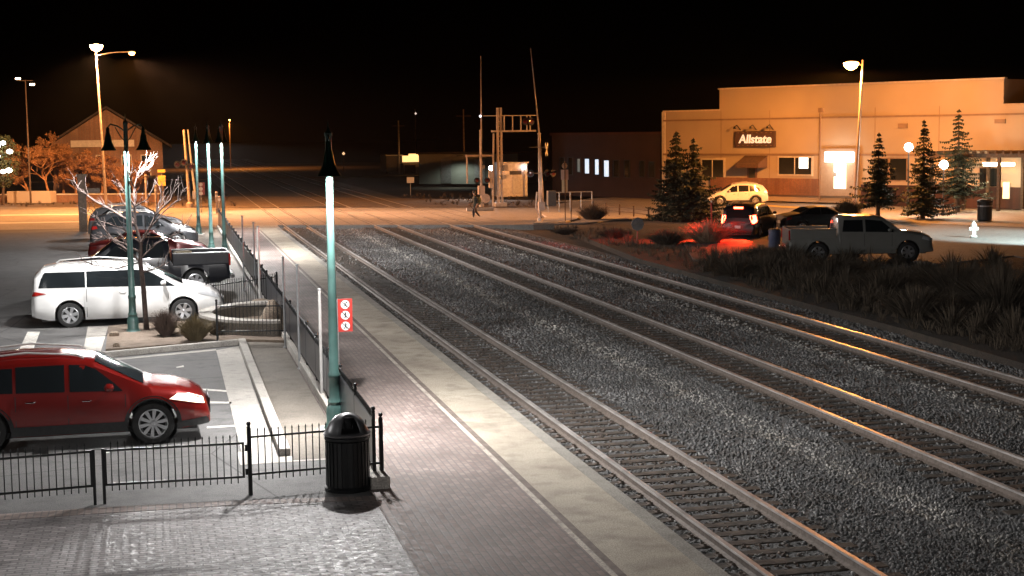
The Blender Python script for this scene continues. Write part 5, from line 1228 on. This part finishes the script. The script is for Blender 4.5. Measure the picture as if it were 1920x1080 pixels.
for (x0, y0, x1, y1) in ((1318, 302, 1357, 336), (1462, 298, 1522, 329), (1250, 302, 1275, 336)):
    w_ = fbox(fd, t, 'window', fd.rect(x0-3, y0-3, x1+3, y1+3), .08, 0, M_trimw); r_ = fd.rect(x0, y0, x1, y1); fbox(fd, t, 'pane', r_, .03, .08, M_winG, parent=w_)
    xm = (r_[0]+r_[1])/2; mb = MB(); mb.box((xm, -.13, (r_[2]+r_[3])/2), (.07, .04, r_[3]-r_[2])); mb.build('mullion', M_trimw, w_)
    if x0 == 1462:
        q = fd.rect(1500, 298, 1517, 318); fbox(fd, t, 'lit_poster', q, .02, .125, mat('lit_poster', (.9, 1, .97), .5, emit=(.85, 1, .95), estr=2.2), parent=w_)
d_ = fbox(fd, t, 'door', fd.rect(1402, 312, 1420, 358), .08, 0, mat('dark_brown_door', (.16, .09, .07), .5, noise=.1)); fbox(fd, t, 'pane', fd.rect(1405, 318, 1417, 340), .03, .08, M_winG, parent=d_)
x0, x1, z0, z1 = fd.rect(1397, 294, 1439, 316); mb = MB()
mb.add([(x0, 0, z1), (x1, 0, z1), (x1, -1.2, z0+.35), (x0, -1.2, z0+.35), (x0, -1.2, z0), (x1, -1.2, z0), (x0, 0, z0), (x1, 0, z0)], [(0, 1, 2, 3), (3, 2, 5, 4), (0, 3, 4, 6), (1, 7, 5, 2)]); o = mb.build('awning', mat('brown_awning', (.13, .08, .06), .8, noise=.2), t)
mb = MB(); mb.box(((x0+x1)/2, -.04, z1+.06), (x1-x0, .1, .12)); mb.build('awning_rail', M_trimw, t)
for px in (1352, 1443, 1640, 1760):
    x = fd.sz(px, 300)[0]; mb = MB(); mb.box((x, -.012, zl/2+.4), (.035, .02, zl-.9)); mb.build('wall_joint', M_band, t)
x = fd.sz(1540, 300)[0]; mb = MB(); mb.tube([(x, -.17, .2), (x, -.17, zl-.3)], .07, 8); mb.box((x, -.12, zl-.15), (.35, .24, .35)); mb.build('downpipe', M_band, t)
# main sign board with its lettering
r_ = fd.rect(1381, 248, 1456, 278); x0, x1, z0, z1 = r_
bd = fbox(fd, t, 'sign_board', r_, .18, .05, mat('dark_brown_board', (.085, .05, .04), .6, noise=.15), bevel=.02)
mb = MB()
for i in range(8):
    x = x0+(x1-x0)*(i+.8)/8.6
    for z in (z1-.14, z0+.12): mb.box((x, -.245, z), (.14, .02, .05))
mb.build('stud_row', M_band, bd)
mb = MB()
for f_ in (.1, .5, .92):
    x = x0+(x1-x0)*f_; mb.tube([(x, 0, z1+.1), (x, -.5, z1+.5), (x, -.8, z1+.35)], .035, 5); mb.lathe([(.05, .1), (.13, -.1)], (x, -.8, z1+.3), n=10)
mb.build('gooseneck_lamp', M_trim, bd)
def text(s, size, m, parent, x, z, y, name='lettering', width=None, ext=.02, shear=0., off=.0):
    cu = bpy.data.curves.new(name, 'FONT'); cu.body = s; cu.size = size; cu.extrude = ext; cu.offset = off; cu.shear = shear; cu.align_x = 'CENTER'; cu.align_y = 'CENTER'
    to = bpy.data.objects.new(name, cu); col.objects.link(to); dg = bpy.context.evaluated_depsgraph_get(); me = bpy.data.meshes.new_from_object(to.evaluated_get(dg)); bpy.data.objects.remove(to)
    me.materials.clear(); me.materials.append(m); o = bpy.data.objects.new(name, me); col.objects.link(o); o.parent = parent
    o.rotation_euler = (PI/2, 0, 0); o.location = (x, y, z)
    if width: w_ = max(v.co.x for v in me.vertices)-min(v.co.x for v in me.vertices); o.scale[0] = width/w_
    return o
ll = text('Allstate', (z1-z0)*.74, mat('sign_letters_cream', (.9, .85, .75), .5, emit=(1, .85, .65), estr=.55), bd, (x0+x1)/2+.05, (z0+z1)/2-.02, -.26, width=(x1-x0)*.82, off=.022, shear=.12)
# entrance recess with lit sign and lit doorway
fbox(fd, t, 'entrance_surround', fd.rect(1542, 281, 1612, 370), .25, 0, mat('surround_stucco', (.33, .25, .19), .8, noise=.1))
bx = fbox(fd, t, 'light_box_sign', fd.rect(1553, 287, 1605, 306), .25, .26, mat('white_light_box', (1, .98, .9), .4, emit=(1, .95, .82), estr=5)); light('sign_light', 'POINT', (fd.sz(1579, 300)[0], -1.6, fd.sz(1579, 312)[1]), 260, (1, .9, .7), t, size=.4)
dr = fbox(fd, t, 'lit_door', fd.rect(1568, 309, 1590, 356), .06, .26, mat('lit_doorway', (1, .95, .8), .4, emit=(1, .9, .68), estr=2.6)); fbox(fd, t, 'door_handle', fd.rect(1568, 325, 1573, 333), .05, .33, M_galv, parent=dr)
for (x0, y0, x1, y1) in ((1685, 234, 1702, 243), (1866, 226, 1886, 234)):
    fbox(fd, t, 'wall_vent', fd.rect(x0, y0, x1, y1), .12, 0, M_band)
for (x0, y0, x1, y1) in ((1640, 300, 1665, 340), (1670, 300, 1700, 340), (1838, 318, 1870, 352)):
    w_ = fbox(fd, t, 'window', fd.rect(x0-2, y0-2, x1+2, y1+2), .06, 0, M_band); fbox(fd, t, 'pane', fd.rect(x0, y0, x1, y1), .03, .06, M_winG, parent=w_)
fbox(fd, t, 'brick_base_right', fd.rect(1615, 352, 2000, 392), .12, 0, M_dbrick)
# timber canopy on posts, right end
t2 = thing('pergola', 'dark timber canopy on posts with a bright strip lamp at the right edge', 'canopy', tuple(fd.a), span(a, c)[1])
x0, zc = fd.sz(1795, 292); x1 = fd.sz(1990, 295)[0]
for i, yy in enumerate((-.3, -1.5, -2.7, -3.9)): o = MB().box(((x0+x1)/2, yy, zc), (x1-x0, .12, .28)).build('beam', M_barkd, t2)
mb = MB()
for i in range(14): mb.box((x0+(x1-x0)*(i+.5)/14, -2.1, zc+.22), (.1, 4.4, .16))
mb.build('slats', M_barkd, t2)
for px in (1800, 1860, 1925):
    for yy in (-.5, -3.8): q = MB().box((fd.sz(px, 300)[0], yy, zc/2), (.2, .2, zc)).build('post', M_barkd, t2)
q0, q1 = fd.sz(1880, 308)[0], fd.sz(1935, 308)[0]; mb = MB(); mb.box(((q0+q1)/2, -2.6, fd.sz(1900, 309)[1]), (q1-q0, .5, .25)); mb.build('strip_lamp', mat('warm_strip', (1, .8, .6), .4, emit=(1, .78, .5), estr=9), t2, bevel=.05)
light('lamp_light', 'POINT', ((q0+q1)/2, -3.3, fd.sz(1900, 318)[1]), 700, (1, .75, .45), t2, size=.3)
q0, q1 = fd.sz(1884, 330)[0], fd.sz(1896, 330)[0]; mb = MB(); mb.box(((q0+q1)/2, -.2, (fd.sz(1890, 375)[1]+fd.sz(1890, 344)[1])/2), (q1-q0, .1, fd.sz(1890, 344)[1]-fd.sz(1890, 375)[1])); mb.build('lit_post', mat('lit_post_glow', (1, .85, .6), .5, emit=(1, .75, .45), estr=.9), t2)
# globe lamps
for (px, py, yb, lb) in ((1702, 276, 402, 'white globe lamp on a dark post, between the lone thin spruce and the next one'), (1768, 309, 404, 'lower white globe lamp on a dark post right of the middle spruce')):
    b = at(px, yb, 0); zz = up(b, py); t2 = thing('globe_lamp', lb, 'street lamp', tuple(b), group='white globe lamps')
    mb = MB(); mb.lathe([(.12, 0), (.12, .3), (.05, .4), (.04, zz-.4), (.09, zz-.3)], n=12); mb.build('post', M_sigb, t2, smooth=True)
    mb = MB(); r_ = .3; mb.lathe([(.02, -r_), (r_*.7, -r_*.7), (r_, 0), (r_*.7, r_*.7), (.02, r_)], (0, 0, zz), n=16); mb.build('globe', mat('globe_glow', (1, .92, .85), .3, emit=(1, .9, .8), estr=30), t2, smooth=True)
    light('lamp_light', 'POINT', (0, -.5, zz), 650, (1, .88, .75), t2, size=.3)
# litter bin and planters under the canopy
b = at(1846, 414, 0); mb = MB(); mb.lathe([(.4, 0), (.45, .1), (.45, 1.1), (.5, 1.15), (.5, 1.25), (.3, 1.35)], n=16); t2 = thing('litter_bin', 'dark round litter bin at the edge of the white-lit parking area', 'trash can', tuple(b)); mb.build('body', M_sigb, t2); MB().lathe([(.47, 0), (.47, .08)], (0, 0, .9), n=16, cap=False).build('ring', M_galv, t2)
# hydrant glowing white in the lamp light
b = at(1825, 444, 0); zz = up(b, 421); t2 = thing('fire_hydrant', 'pale fire hydrant standing in the white-lit lot at the right', 'fire hydrant', tuple(b))
hh = .85
mb = MB(); mb.lathe([(.2, 0), (.2, .06), (.13, .08), (.13, hh*.62), (.17, hh*.64), (.17, hh*.7), (.13, hh*.82), (.06, hh*.93), (.04, hh)], n=16); mb.build('barrel', M_white, t2, smooth=True)
for s in (-1, 1): mb = MB(); mb.lathe([(.07, 0), (.09, s*.1), (.09, s*.16), (.04, s*.17)], (s*.1, 0, hh*.5), n=10, axis='x'); mb.build('nozzle', M_white, t2)
# cold lamp outside the frame lighting that lot
b = Vector((50, 60, 0)); t2 = thing('street_lamp', 'cold white lot lamp just outside the right edge of the picture', 'street lamp', tuple(b)); mb = MB(); mb.tube([(0, 0, 0), (0, 0, 7)], .09, 8); mb.tube([(0, 0, 7), (-1.2, 0, 7.2)], .05, 6); mb.build('pole', M_galv, t2)
mb = MB(); mb.box((-1.5, 0, 7.2), (.7, .3, .12)); mb.build('lamp_head', M_galv, t2, bevel=.03); mb = MB(); mb.box((-1.5, 0, 7.13), (.6, .25, .02)); mb.build('lamp_lens', M_lens, t2)
light('lamp_light', 'SPOT', (-1.5, 0, 7.05), 110000, (.78, 1., .97), t2, size=.2, cone=47, blend=.5, target=(-2.6, 9, -7))

# ================================================================ CARS ON THE RIGHT
M_brake = mat('lit_brake_light', (1, .1, .05), .3, emit=(1, .05, .02), estr=45); M_head = mat('lit_headlight', (1, .9, .8), .3, emit=(1, .85, .7), estr=14)
b = at(1392, 386, 0); sp = sc_(SUV, 1.02)
car('suv', 'pale yellow-lit SUV driving past the building front in the street', 'car', sp, P_white, (at(1437, 384, 0).x, at(1437, 384, 0).y, 0), PI-.22, lights={'tail': M_brake})
sp = sc_(VAN, 1.02); b = at(1383, 447, 0)
TDIR = -.62
sp['tail'] = [(.0, .8), (.42, .92), (.3, 1.28), (.02, 1.25)]
t, *_ = car('minivan', 'dark minivan braking with bright red tail lights beside the shrubs', 'minivan', sp, P_black, (b.x, b.y, 0), .92, lights={'tail': M_brake}, rims='six')
MB().box((.16, 0, 1.66), (.1, .5, .08)).build('brake_light', M_brake, t); [light('brake_glow', 'SPOT', (-.06, yy, 1.02), 4200, (1, .03, .008), t, size=.08, cone=110, blend=.6, target=(-1, .75, -.28)) for yy in (-.82, .82)]
b = at(1474, 438, 0); sp = sc_(SEDAN, 1.02)
car('sedan', 'dark sedan with lit headlights behind the pale pickup', 'car', sp, mat('dull_black_paint', (.012, .012, .014), .6, noise=.2, nscale=3), (b.x, b.y+1.0, 0), .02, lights={'head': M_head}, rims='six')
sp = sc_(TRUCK, 1.10); b = at(1496, 494, 0); b2 = at(1766, 491, 0)
t, *_ = car('pickup_truck', 'pale grey pickup truck parked side-on at the shrub edge, its rear to the left', 'pickup truck', sp, P_wgrey, (b.x+.1, b.y+1.6, -.03), math.atan2(b2.y-b.y, b2.x-b.x), rims='six'); add_bed(t, P_wgrey, 1.10)
# bush and blue drum
shrub('dark leafy bush under the lit doorway sign', tuple(at(1588, 418, 0)), 1.0, 1.6, 1500, 41, mat('dark_bush', (.06, .05, .03), .9, noise=.4), wd=.02)
b = at(1452, 466, -.1); zz = up(b, 430); mb = MB(); mb.lathe([(.3, 0), (.31, .05), (.29, .4), (.31, .45), (.29, .8), (.3, .95)], n=16); t2 = thing('drum', 'dull blue drum standing at the nose of the pale pickup', 'drum', tuple(b)); mb.build('body', mat('blue_grey_plastic', (.06, .07, .13), .5, noise=.2), t2, smooth=True); MB().lathe([(.27, 0), (.27, .04)], (0, 0, .95), n=16).build('lid', M_trim, t2)

# ================================================================ SHRUBS ON THE BANK
SH = ((1328, 460, 1.5, 1.5, 'wide dry shrub glowing red in the brake lights of the dark minivan'), (1250, 462, 1.2, 1.0, 'low dry shrub between the round sign and the red-lit shrub'), (1425, 486, 1.2, .7, 'low dry shrub below the bright tail lights'), (1480, 500, 1.5, 1.2, 'dim dry shrub in front of the pale pickup tailgate'),
      (1560, 530, 1.6, 1.3, 'dim brown shrub below the middle of the pale pickup'), (1660, 560, 1.5, 1.3, 'dim shrub in front of the front wheel of the pale pickup'), (1790, 560, 1.9, 1.6, 'large dim shrub under the white-lit lot'), (1880, 590, 2.0, 1.8, 'largest dim shrub at the right edge'), (1150, 450, 1.1, .8, 'low dry shrub right of the crossing signal'), (1720, 600, 1.4, 1.2, 'low dark shrub nearest the rails, under the largest ones'),
      (1060, 440, .9, .5, 'small dry tuft below the tall narrow sign'), (1440, 520, 1.3, 1.0, 'dim shrub nearer the rails than the tailgate'))
for i, (px, py, r_, h_, lb) in enumerate(SH):
    shrub(lb, tuple(at(px, py, -.2)), r_, h_, 1500, 60+i, mat('brightened_twigs', (.42, .3, .2), .9, noise=.3) if i == 0 else M_dry, wd=.012, group='dry shrubs on the dark bank')  # first shrub's twigs coloured lighter so the red brake glow shows
rs = random.Random(3); mb = MB()
for _ in range(900):
    px = rs.uniform(1040, 2050); lo = 425+max(0, (px-1100)*.20); hi = 455+(px-1100)*.285
    if hi < lo: continue
    py = rs.uniform(lo, hi); b = at(px, py, -.2)
    if b.x < 21.5 or py < 430: continue
    twig_clump(mb, b, rs.uniform(.15, .45), rs.uniform(.2, .7), 14, rs, .011)
for _ in range(170):
    px = rs.uniform(1330, 2080); lo = 492+max(0, (px-1750)*.05); hi = 470+(px-1150)*.27; py = rs.uniform(lo, max(lo+1, hi)); b = at(px, py, -.12)
    if b.x < 22.2: continue
    twig_clump(mb, b, rs.uniform(.5, 1.1), rs.uniform(.5, 1.25), 90, rs, .014)
o = mb.build('dry_grass', M_dry); o['kind'] = 'stuff'; tag(o, 'dry grass and low weeds covering the dark bank beside the farthest track', 'grass')
rs = random.Random(4); mb = MB()
for _ in range(500):
    px = rs.uniform(0, 1000); py = rs.uniform(366, 387); b = at(px, py, -.02)
    if 6 < b.x < 22: continue
    twig_clump(mb, b, .3, rs.uniform(.15, .5), 8, rs, .02)
o = mb.build('verge_weeds', M_dry); o['kind'] = 'stuff'; tag(o, 'dry weeds along the far side of the street beyond the crossing', 'weeds')

# thin night air: lets the lamps glow softly
M_air = bpy.data.materials.new('night_air'); M_air.use_nodes = True; nt = M_air.node_tree
nt.nodes.remove(nt.nodes['Principled BSDF']); pv = nt.nodes.new('ShaderNodeVolumePrincipled'); pv.inputs['Color'].default_value = (.9, .9, .9, 1); pv.inputs['Density'].default_value = .00009
nt.links.new(pv.outputs[0], nt.nodes['Material Output'].inputs['Volume'])
mb = MB(); mb.box((30, 190, 9), (260, 420, 20.8)); o = mb.build('haze', M_air); o['kind'] = 'stuff'
sc.cycles.volume_bounces = 0; sc.cycles.volume_step_rate = 4
